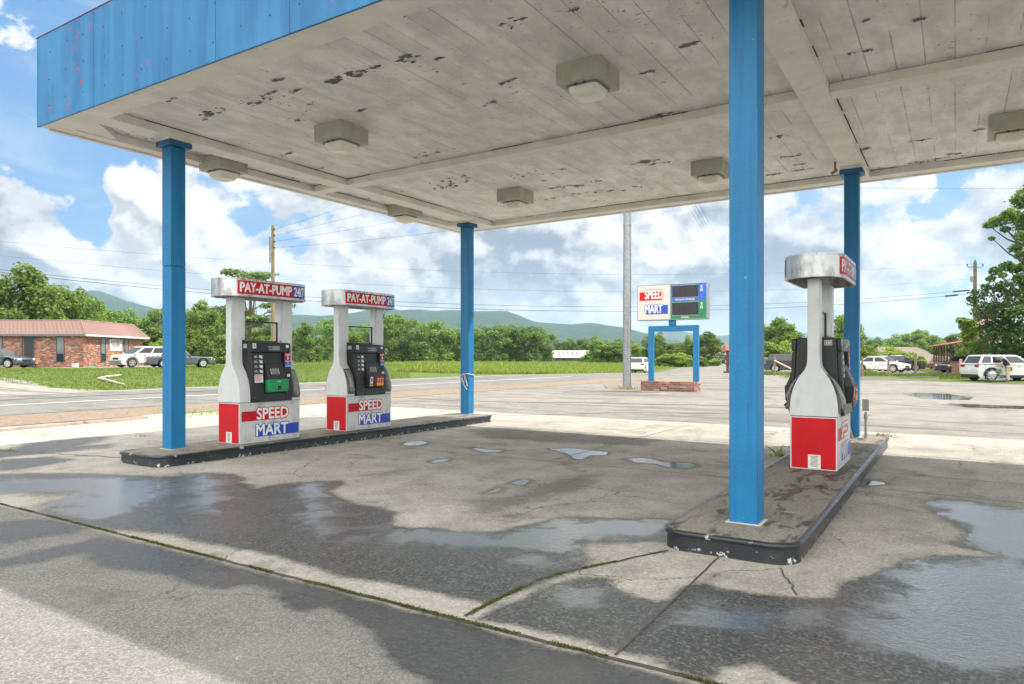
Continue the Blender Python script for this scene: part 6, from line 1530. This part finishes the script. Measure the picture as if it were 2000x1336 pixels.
def cart():
    a, b = at(1931, 42.6), at(1955, 42.5); mid = (a+b)/2; v = b-a
    t = thing('shopping_cart', 'small grey wire shopping cart with bags and greens beside the white SUV', 'shopping cart', (mid.x, mid.y, H(mid.x, mid.y)+.012), math.atan2(v.y, v.x))
    L = .42; m = MB()
    def rail(z, l0, l1, w_): m.tube([(l0, -w_, z), (l1, -w_, z), (l1, w_, z), (l0, w_, z), (l0, -w_, z)], .008, 5)
    rail(.66, -L, L, .24); rail(.52, -L+.03, L-.02, .22); rail(.38, -L+.06, L-.05, .20)
    for k in range(15):
        x = -L+.03+k*(2*L-.06)/14
        for s in (-1, 1): m.tube([(x, s*.24, .66), (x*.9, s*.20, .38)], .004, 4)
        m.tube([(x*.9, -.2, .38), (x*.9, .2, .38)], .004, 4)
    m.build('wire_basket', M['steel'], t)
    m = MB()
    for s in (-1, 1):
        m.tube([(L, s*.24, .66), (L+.10, s*.24, .92)], .012, 6); m.tube([(L-.06, s*.22, .38), (L-.02, s*.22, .10)], .012, 6); m.tube([(-L+.08, s*.2, .38), (-L+.05, s*.2, .10)], .012, 6); m.tube([(-L+.05, s*.2, .14), (L-.02, s*.22, .14)], .012, 6); m.tube([(-.12, s*.21, .38), (-.12, s*.21, .14)], .010, 6); m.tube([(.18, s*.21, .38), (.18, s*.21, .14)], .010, 6)
    m.build('frame', M['steel'], t)
    MB().tube([(L+.10, -.26, .92), (L+.10, .26, .92)], .016, 8).build('handle', M['black'], t)
    for x, y in ((-L+.05, -.2), (-L+.05, .2), (L-.02, -.22), (L-.02, .22)): MB().cyl((x, y, .055), .055, .03, 'y', 14).build('wheel', M['tyre'], t)
    w0 = t.matrix_basis.copy(); w0 = Matrix.Translation(t.location) @ Matrix.Rotation(t.rotation_euler.z, 4, 'Z')
    g = thing('grocery_bag', 'pale bluish grocery bag lying in the cart basket', 'bag', tuple(w0 @ Vector((-.15, 0, .385))), t.rotation_euler.z)
    m = MB(); r = random.Random(4); m.loft([[(a_[0]+r.uniform(-.02, .02), a_[1]+r.uniform(-.02, .02), z) for a_ in rrect(-w_, -w_*.75, w_, w_*.75, .06, 0, 3)] for z, w_ in ((0, .17), (.10, .2), (.2, .18), (.27, .08), (.33, .11))]); m.build('sack', M['bagpale'], g, 0, 60)
    MB().tube([(-.06, 0, .3), (-.03, 0, .38), (.03, 0, .38), (.06, 0, .3)], .008, 5).build('bag_handle', M['bagpale'], g)
    g = thing('potted_plant', 'leafy green potted plant standing in the cart basket', 'plant', tuple(w0 @ Vector((.22, 0, .385))))
    MB().tube([(0, 0, 0), (0, 0, .16)], [.07, .10], 10).build('pot', M['dgreen'], g); link('foliage', leaf_mesh('foliage', [(0, 0, .28, .16, .16, .14)], 160, .09, 3), g, M['leaf'])
M['bagpale'] = plain('pale_bag', (.40, .48, .52), .35, var=.1)
cart()
# ---------------------------------------------------------------- houses at the right
def porch_house():
    A, B = at(1824, 74.5), at(1882, 54.5); v = (B-A); L = v.length; e = v.normalized(); n = Vector((e.y, -e.x, 0))
    if n.dot(A) > 0: n = -n          # n points to the camera side
    z0 = -.15
    t = thing('red_roofed_house', 'house with red metal roofs and a brown-posted porch half hidden by trees', 'house', (A.x, A.y, 0)); q = lambda a, o, z: e*a+n*o+Vector((0, 0, z))
    m = MB(); m.loft([[q(-.4, .45, 2.42), q(L, .45, 2.42), q(L, .45, 2.52), q(-.4, .45, 2.52)], [q(.0, -2.6, 3.0), q(L, -2.6, 3.0), q(L, -2.6, 3.1), q(.0, -2.6, 3.1)]])
    for k in range(40): 
        a = -.3+k*L/40; m.tube([q(a, .44, 2.535), q(a+.2, -2.5, 3.1)], .02, 4, False)
    pr = m.build('porch_roof', M['redroof'], t)
    m = MB(); m.tube([q(-.42, .5, 2.44), q(L, .5, 2.44)], .06, 8); m.tube([q(-.38, .5, 2.40), q(-.3, .3, 2.25), q(.2, .05, 2.15), q(.2, .05, 0)], .035, 6); m.build('gutter', M['brownpost'], pr)
    for k in range(7):
        a = .15+k*2.3; c = q(a, 0, 0); MB().box((c.x-.075, c.y-.075, z0), (c.x+.075, c.y+.075, 2.42)).build('porch_post', M['brownpost'], t)
    m = MB(); m.tube([q(0, .02, .98), q(L, .02, .98)], .05, 6); m.build('hand_rail', M['brownpost'], t)
    m = MB(); m.loft([[q(.1, -.05, z0), q(L, -.05, z0), q(L, .07, z0), q(.1, .07, z0)], [q(.1, -.05, .92), q(L, -.05, .92), q(L, .07, .92), q(.1, .07, .92)]]); m.build('porch_wall', M['brickw'], t)
    m = MB(); m.loft([[q(7, -2.7, z0), q(15, -2.7, z0), q(15, -9, z0), q(7, -9, z0)], [q(7, -2.7, 4.3), q(15, -2.7, 4.3), q(15, -9, 4.3), q(7, -9, 4.3)]]); m.build('siding_wall', M['gutterwhite'], t)
    m = MB(); m.loft([[q(6.2, -2.1, 4.25), q(15.8, -2.1, 4.25), q(15.8, -2.1, 4.33), q(6.2, -2.1, 4.33)], [q(6.2, -5.8, 5.9), q(15.8, -5.8, 5.9), q(15.8, -5.8, 6.0), q(6.2, -5.8, 6.0)], [q(6.2, -9.6, 4.2), q(15.8, -9.6, 4.2), q(15.8, -9.6, 4.28), q(6.2, -9.6, 4.28)]]); m.build('upper_roof', M['redroof'], t)
    for k, (a, lb) in enumerate(((1.1, 'left fern basket hanging from the porch of the red-roofed house'), (2.9, 'right fern basket hanging from the porch of the red-roofed house'))):
        c = A+q(a, .25, 1.70); h = thing('hanging_basket', lb, 'hanging plant', tuple(c), 0, 'hanging baskets on the porch'); MB().tube([(0, 0, 0), (0, 0, .16)], [.10, .18], 10).build('basket', M['charcoal'], h); MB().tube([(0, 0, .16), (0, 0, .72)], .008, 4).build('cord', M['wire'], h)
        link('foliage', leaf_mesh('foliage', [(0, 0, .18, .30, .30, .20), (.1, .1, .05, .25, .25, .18)], 320, .12, 5+k), h, M['leaf'])
porch_house()
def brown_house():
    A = at(1752, 88); t = thing('brown_roofed_house', 'low house with a broad brown shingle roof beyond the parked cars', 'house', (A.x, A.y, 0), YAW)
    w_ = 6.6; m = MB(); m.loft([[(-1.5, 0, -1), (w_, 0, -1), (w_, 6, -1), (-1.5, 6, -1)], [(-1.5, 0, .72), (w_, 0, .72), (w_, 6, .72), (-1.5, 6, .72)]]); m.build('wall', M['brickw'], t)
    m = MB(); m.poly([(-1.9, -.5, .70), (w_+.4, -.5, .70), (4.2, 3, 2.68), (-1.0, 3, 2.68)]); m.poly([(w_+.4, -.5, .70), (w_+.4, 6.5, .70), (4.2, 3, 2.68)]); m.poly([(-1.9, 6.5, .70), (-1.9, -.5, .70), (-1.0, 3, 2.68)]); m.poly([(w_+.4, 6.5, .70), (-1.9, 6.5, .70), (-1.0, 3, 2.68), (4.2, 3, 2.68)])
    m.build('shingle_roof', M['asphaltroof'], t); MB().box((-1.9, -.52, .55), (w_+.4, -.46, .69)).build('gutter', M['gutterwhite'], t); MB().box((1.5, -.01, -.2), (2.3, .02, .5)).build('window', M['glass'], t)
brown_house()
def store():
    A = at(1066, 205); t = thing('white_store', 'distant white-roofed store with slanted red lettering beyond the field', 'store', (A.x, A.y, 0), YAW)
    w_ = 13.2; m = MB(); m.box((0, .3, -.3), (w_, 8, 1.5)); m.build('shop_front', M['storefront'], t)
    m = MB(); m.loft([[(-.4, -1, 1.15), (w_, -1, 1.15), (w_, 8, 1.15), (-.4, 8, 1.15)], [(.0, 1.6, 3.25), (w_, 1.6, 3.25), (w_, 8, 3.25), (.0, 8, 3.25)]]); rf = m.build('white_roof', M['gutterwhite'], t)
    f = lambda a, z: Vector((a, -1+2.6*(z-1.15)/2.1-.03, z)); m = MB()
    def st(a, z0, z1, w1, sl): m.poly([f(a, z1), f(a+w1, z1), f(a+w1+sl, z0), f(a+sl, z0)])
    for a0 in (3.6, 4.9, 7.6, 8.8):
        for k in range(3): st(a0+k*.38, 1.55, 2.75-(k % 2)*.25, .20, .30)
        st(a0, 2.4, 2.8, .5, .1)
    st(6.5, 1.7, 2.8, .22, .35); st(6.35, 2.2, 2.9, .2, -.1)
    for k in range(7): st(.75+k*.30, 2.2, 2.55, .22, .02)
    m.build('red_lettering', M['red'], rf)
    m = MB()
    for k in range(5): m.box((1.2+k*2.3, .24, .1), (2.6+k*2.3, .29, 1.0))
    m.build('shop_window', M['paneg'], t)
M['storefront'] = plain('dark_store_front', (.10, .085, .08), .6, var=.4, vscale=1.5)
store()
for u, d, w_, h_, mt, lb in ((1394, 300, 9, 5.5, 'gutterwhite', 'tiny white house far up the road left of the red-roofed post'), (1404, 330, 8, 7.5, 'cream', 'tiny pale two-storey house far up the road'), (1412, 280, 6, 4, 'asphaltroof', 'tiny brown house far behind the red-roofed post')):
    p = at(u, d); t_ = thing('distant_house', lb, 'house', (p.x, p.y, -.5), YAW, 'tiny houses far up the road')
    MB().box((-w_/2, 0, 0), (w_/2, 6, h_*.65)).build('wall', M[mt], t_); m = MB(); m.prism([(-.4, h_*.65), (6.4, h_*.65), (3, h_)], 'x', -w_/2-.3, w_/2+.3); m.build('roof', M['asphaltroof'], t_)
    m = MB(); m.box((-w_*.3, -.03, h_*.2), (-w_*.1, .0, h_*.45)); m.box((w_*.1, -.03, h_*.2), (w_*.3, .0, h_*.45)); m.build('window', M['glass'], t_)
p = at(1403, 240); t_ = thing('flag_pole', 'thin far flag pole with a pale flag up the road', 'flag pole', (p.x, p.y, -.3)); MB().tube([(0, 0, 0), (0, 0, 5.4)], .06, 6).build('pole', M['steel'], t_)
m = MB(); m.loft([[(0, 0, 4.2), (.0, .02, 4.2), (0, .02, 5.3), (0, 0, 5.3)], [(.5, .1, 4.1), (.5, .12, 4.1), (.5, .12, 5.2), (.5, .1, 5.2)], [(.9, .0, 4.0), (.9, .02, 4.0), (.9, .02, 5.0), (.9, 0, 5.0)]]); m.build('flag', M['paper'], t_)
p = at(1421, 64); t_ = thing('roofed_post', 'dark post with a small red roof beside the nearest column far across the lot', 'post', (p.x, p.y, H(p.x, p.y)), YAW)
MB().box((-.10, -.10, 0), (.10, .10, 2.1)).build('post', M['brownpost'], t_); m = MB(); m.prism([(-.5, 2.05), (.5, 2.05), (.35, 2.5), (-.35, 2.5)], 'x', -.33, .9); m.build('roof', M['redroof'], t_); MB().box((-.16, -.3, .78), (.45, .3, .9)).build('crossbar', M['brownpost'], t_); MB().box((-.3, -.3, 0), (.4, .3, .14)).build('base', M['brownpost'], t_, .03)
# ---------------------------------------------------------------- fences, posts
for u, d, vt, lb in ((1683.5, 51, 697, 'first weathered fence post, beside the rear right column'), (1735, 51, 694, 'weathered fence post in front of the white sedan'), (1788, 52, 691, 'weathered fence post in front of the grey crossover'), (1513, 53, 693, 'weathered fence post in front of the black SUV')):
    p = at(u, d); z = H(p.x, p.y); t_ = thing('fence_post', lb, 'post', (p.x, p.y, z), random.uniform(0, 1), 'weathered fence posts along the lot edge'); h_ = zv(vt, d)-z
    m = MB(); m.tube([(0, 0, -.1), (.01, .0, h_*.5), (.02, .01, h_)], [.085, .08, .07], 8); m.build('post', M['wood'], t_, 0, 40)
    if u < 1600:
        m = MB(); a = at(1513, 52.9, 0)-p; b = at(1546, 50.5, 0)-p; iv = Matrix.Rotation(-t_.rotation_euler.z, 4, 'Z'); a.z = 1.15; b.z = .55; m.tube([iv @ a, iv @ b], .055, 6); m.build('fallen_rail', M['lwood'], t_)
a, b, c_ = at(1876.5, 52), at(1905, 54), at(1930, 56)
t_ = thing('rail_fence', 'pale wooden two-rail fence left of the white SUV', 'fence', tuple(a)[:2]+(H(a.x, a.y),))
for q_ in (a, b, c_):
    r_ = q_-a; MB().box((r_.x-.09, r_.y-.09, -.1), (r_.x+.09, r_.y+.09, 1.26)).build('post', M['lwood'], t_, .015)
for z in (.95, .32): MB().tube([(0, -.1, z), (b-a)+Vector((0, -.1, z)), (c_-a)+Vector((0, -.1, z))], .075, 6).build('rail', M['lwood'], t_)
# verge with grass along the far edge of the lot
sheet('verge', [(-16.5, 58.2), (-12.5, 56.9), (-6, 56.4), (-3, 54), (0, 51.5), (6, 49.5), (30, 45.6), (30, 52), (7, 53.5), (2, 55), (-4, 58.5), (-15, 60.2)], .02, M['lawn'], 1.5)
def verge_tufts():
    r = random.Random(21); P = []
    poly = [at(u, d) for u, d in ((1480, 56.5), (1560, 56), (1680, 53), (1800, 52), (1860, 53))]
    for i in range(9000):
        k = r.randrange(len(poly)-1); q = poly[k].lerp(poly[k+1], r.random()); d_ = r.uniform(-1.2, 1.4); x, y = q.x+FX*d_, q.y+FY*d_; P.append((x, y, H(x, y)+.01, r.uniform(.3, 1.2)*(1+.8*mnoise.noise(Vector((x*.8, y*.8, 0))))))
    for i in range(1500):
        q = at(r.uniform(1835, 1900), r.uniform(46, 52)); P.append((q.x, q.y, H(q.x, q.y)+.01, r.uniform(.4, 1)))
    tag(blades('verge_grass', P, .22, .03, M['fgrass2'], .5, 22), 'rough grass on the verge beyond the lot', 'grass')
verge_tufts()
def weed(u, v, label, h_, n, seed, spread=.12, mat='leafy', z=0.0, name='weed'):
    p = G(u, v, z); t = thing(name, label, 'weed', tuple(p)); r = random.Random(seed)
    P = [(r.gauss(0, spread), r.gauss(0, spread*.6), 0, r.uniform(.4, 1.1)) for i in range(n)]
    blades('leaves', P, h_, .012, M[mat], .6, seed, kind=None, parent=t)
    m = MB()
    for i in range(max(3, n//12)): q = P[i]; m.tube([(q[0], q[1], 0), (q[0]+r.gauss(0, .02), q[1], h_*.7)], .0025, 4)
    m.build('stems', M['bark'], t)
weed(1527, 893, 'small green weed growing at the left edge of the near island', .16, 26, 31, .05)
weed(1222, 760, 'dry grass tuft round the foot of the steel pole', .18, 160, 32, .35, 'straw')
weed(800, 840, 'brown dead weed clump on the kerb of the far island below pump 3', .07, 120, 33, .12, 'straw')
weed(1722, 853, 'dry straw and leaf litter by the far corner of the near island', .06, 90, 34, .15, 'straw')
weed(395, 809, 'strip of green weeds along the gravel kerb right of the front column', .10, 260, 35, .9, 'leafy')
weed(1540, 738, 'green weed at the lot edge near the single pump', .5, 60, 36, .3)
weed(1692, 733, 'tall green weed beside the first fence post', .75, 80, 37, .3)
weed(10, 882, 'small green weed in a pavement crack at the left picture edge', .06, 30, 38, .10)
weed(275, 853, 'tiny weed tuft in a pavement crack left of the front blue column', .05, 20, 39, .08)
# ---------------------------------------------------------------- utility poles and wires
def upole(u, d, vt, label, r=.13):
    p = at(u, d); z = H(p.x, p.y); t = thing('utility_pole', label, 'utility pole', (p.x, p.y, z)); h_ = zv(vt, d)-z
    MB().tube([(0, 0, -.3), (0, 0, h_*.5), (0, 0, h_)], [r*1.2, r, r*.8], 12).build('wooden_pole', M['polewood'], t, 0, 50)
    return t, h_
pl, hl = upole(533, 38, 441, 'bare weathered wooden utility pole behind the left pump', .105)
for k in range(4):
    m = MB(); zz = hl-.25-k*.33; m.tube([(.1, -.05, zz), (.32, -.16, zz)], .025, 6); m.tube([(.26, -.13, zz), (.34, -.17, zz)], .05, 8); m.build('insulator', M['charcoal'], pl)
m = MB(); m.tube([(-.12, -.1, hl-.6), (-.12, -.1, hl-2.0)], .03, 6); m.build('ground_bracket', M['charcoal'], pl)
pr_, hr_ = upole(1904.5, 55, 511, 'wooden utility pole with a curved crossarm beside the vine-covered tree', .15)
m = MB(); m.tube([(-.62*RX, -.62*RY, hr_-.35), (-.5*RX, -.5*RY, hr_-.42), (.5*RX, .5*RY, hr_-.42), (.62*RX, .62*RY, hr_-.35)], .05, 6); m.tube([(-.62*RX, -.62*RY, hr_-.30), (-.3*RX, -.3*RY, hr_-.02), (.3*RX, .3*RY, hr_-.02), (.62*RX, .62*RY, hr_-.30)], .012, 5); m.build('crossarm', M['steel'], pr_)
m = MB()
for s in (-.62, 0, .62): m.tube([(s*RX, s*RY, hr_-.34 if s else hr_), (s*RX, s*RY, hr_-.18 if s else hr_+.14)], .045, 8)
m.build('insulator', M['charcoal'], pr_)
m = MB(); m.tube([(-.25*RX, -.25*RY, hr_-1.6), (-.25*RX, -.25*RY, hr_-1.15)], .12, 12); m.build('cutout_box', M['steel'], pr_)
m = MB(); g0 = at(1927, 55.5, zv(642, 55.5))-Vector(pr_.location); g1 = at(1954, 54, 0)-Vector(pr_.location); g1.z = .1; m.tube([Vector((0, 0, hr_*.8)), g0, g1], .012, 5); m.tube([g0, g0.lerp(g1, .45)], .035, 6); m.build('guy_wire', M['steel'], pr_)
def wire(label, a, b, sag, r=.012, group='overhead wires', extra=None):
    a, b = Vector(a), Vector(b); mid = (a+b)/2; n = 28
    t = thing('overhead_wire', label, 'wire', tuple(mid), 0, group); pts = []
    for i in range(n+1): f = i/n; q = a.lerp(b, f); q.z -= sag*4*f*(1-f); pts.append(q-mid)
    MB().tube(pts, r*.62, 5).build('cable', M['wire'], t)
    if extra:
        for f0, f1, rr in extra:
            P = []; 
            for f in (f0, (f0+f1)/2, f1): q = a.lerp(b, f); q.z -= sag*4*f*(1-f); P.append(q-mid)
            MB().tube(P, rr, 8).build('splice_case', M['wire'], t)
def AT(u, v, d): return at(u, d, zv(v, d))
prt = Vector(pr_.location)
wire('upper of the two thick cables along the road', AT(-160, 508, 40), AT(1900, 566, 54.5), 1.95, .018, extra=[(.975, .995, .06)])
wire('lower of the two thick cables along the road', AT(-160, 512, 40), AT(1900, 573, 54.5), 2.05, .022, extra=[(.965, .98, .065)])
wire('higher thin wire along the road', AT(-160, 456, 40), tuple(prt+Vector((-.62*RX, -.62*RY, hr_-.18))), 1.5, .008)
wire('lower thin wire along the road', AT(-160, 482, 40), AT(1896, 545, 54.8), 1.7, .008)
plt = Vector(pl.location)
for k, lb in enumerate(('topmost wire from the bare wooden pole towards the canopy', 'second wire from the top of the bare wooden pole', 'third wire from the top of the bare wooden pole', 'lowest wire from the bare wooden pole towards the canopy')):
    wire(lb, plt+Vector((.3, -.15, hl-.25-k*.33)), AT(1224+k*2, 195-k*8+k*75, 31.8), .25, .009, 'wires from the bare wooden pole')
for k, lb in enumerate(('leftmost guy wire of the bare wooden pole', 'right guy wire of the bare wooden pole')):
    wire(lb, plt+Vector((-.1, 0, hl-.9-k*.3)), AT(500+k*8, 690, 46), .0, .007, 'guy wires of the bare wooden pole')
for k, lb in enumerate(('leftmost wire running down the lot from the steel pole', 'second wire from the left running from the steel pole', 'third wire from the left running from the steel pole', 'rightmost wire running down the lot from the steel pole')):
    wire(lb, AT(1226+k*14, 212-k*6, 32), AT(1442+k*2, 556-k*6, 95), .2+.2*k, .012, 'wires running down the lot')
wire('single dark wire high at the right above the pump roof', AT(1226, 360, 31.8), AT(2250, 366, 30), .10, .010)
# ---------------------------------------------------------------- haze
HZ = 1.5e-4
def haze():
    m = bpy.data.materials.new('haze_air'); m.use_nodes = True; t = NT(m.node_tree); t.n.clear()
    v = t.add('ShaderNodeVolumePrincipled', {'Color': (.58, .80, 1.0, 1), 'Density': HZ, 'Anisotropy': .3}); o = t.add('ShaderNodeOutputMaterial'); t.l.new(v.outputs[0], o.inputs['Volume'])
    b = MB(); b.box((-6600, -6600, -6), (6600, 6600, 340)); tag(b.build('haze', m), kind='stuff')
if HZ > 0: haze()

# every repeated small piece becomes a part of its own
def islands(me):
    n = len(me.vertices); p = list(range(n))
    def fnd(a):
        while p[a] != a: p[a] = p[p[a]]; a = p[a]
        return a
    for e in me.edges:
        a, b = fnd(e.vertices[0]), fnd(e.vertices[1])
        if a != b: p[a] = b
    return [fnd(i) for i in range(n)]
SPLIT = ('fascia_screw', 'frame', 'cross_beam', 'centre_beam', 'latch', 'panel_bolt', 'rivet', 'grade_button', 'reader_button', 'insulator', 'band', 'eyes', 'shoes', 'rail', 'roof_rail', 'door_handle', 'shop_window', 'display_rail', 'window', 'perimeter_trim', 'front_fascia', 'side_fascia', 'rear_fascia', 'hanger_post')
SING = {'eyes': 'eye', 'shoes': 'shoe'}
for o in [o for o in bpy.data.objects if o.type == 'MESH' and o.parent and o.name.split('.')[0] in SPLIT]:
    me = o.data; r = islands(me); ks = sorted(set(r))
    nm = SING.get(o.name.split('.')[0], o.name.split('.')[0])
    if len(ks) < 2: continue
    for j, k in enumerate(ks):
        ids = [i for i in range(len(r)) if r[i] == k]; mp_ = {i: q for q, i in enumerate(ids)}
        fs = [[mp_[v] for v in f.vertices] for f in me.polygons if f.vertices[0] in mp_]
        m2 = bpy.data.meshes.new(nm); m2.from_pydata([tuple(me.vertices[i].co) for i in ids], [], fs); m2.update()
        for mt in me.materials: m2.materials.append(mt)
        c = o.copy(); c.data = m2; c.name = nm; COL.objects.link(c)
    for ch in list(o.children): ch.parent = o.parent
    bpy.data.objects.remove(o)
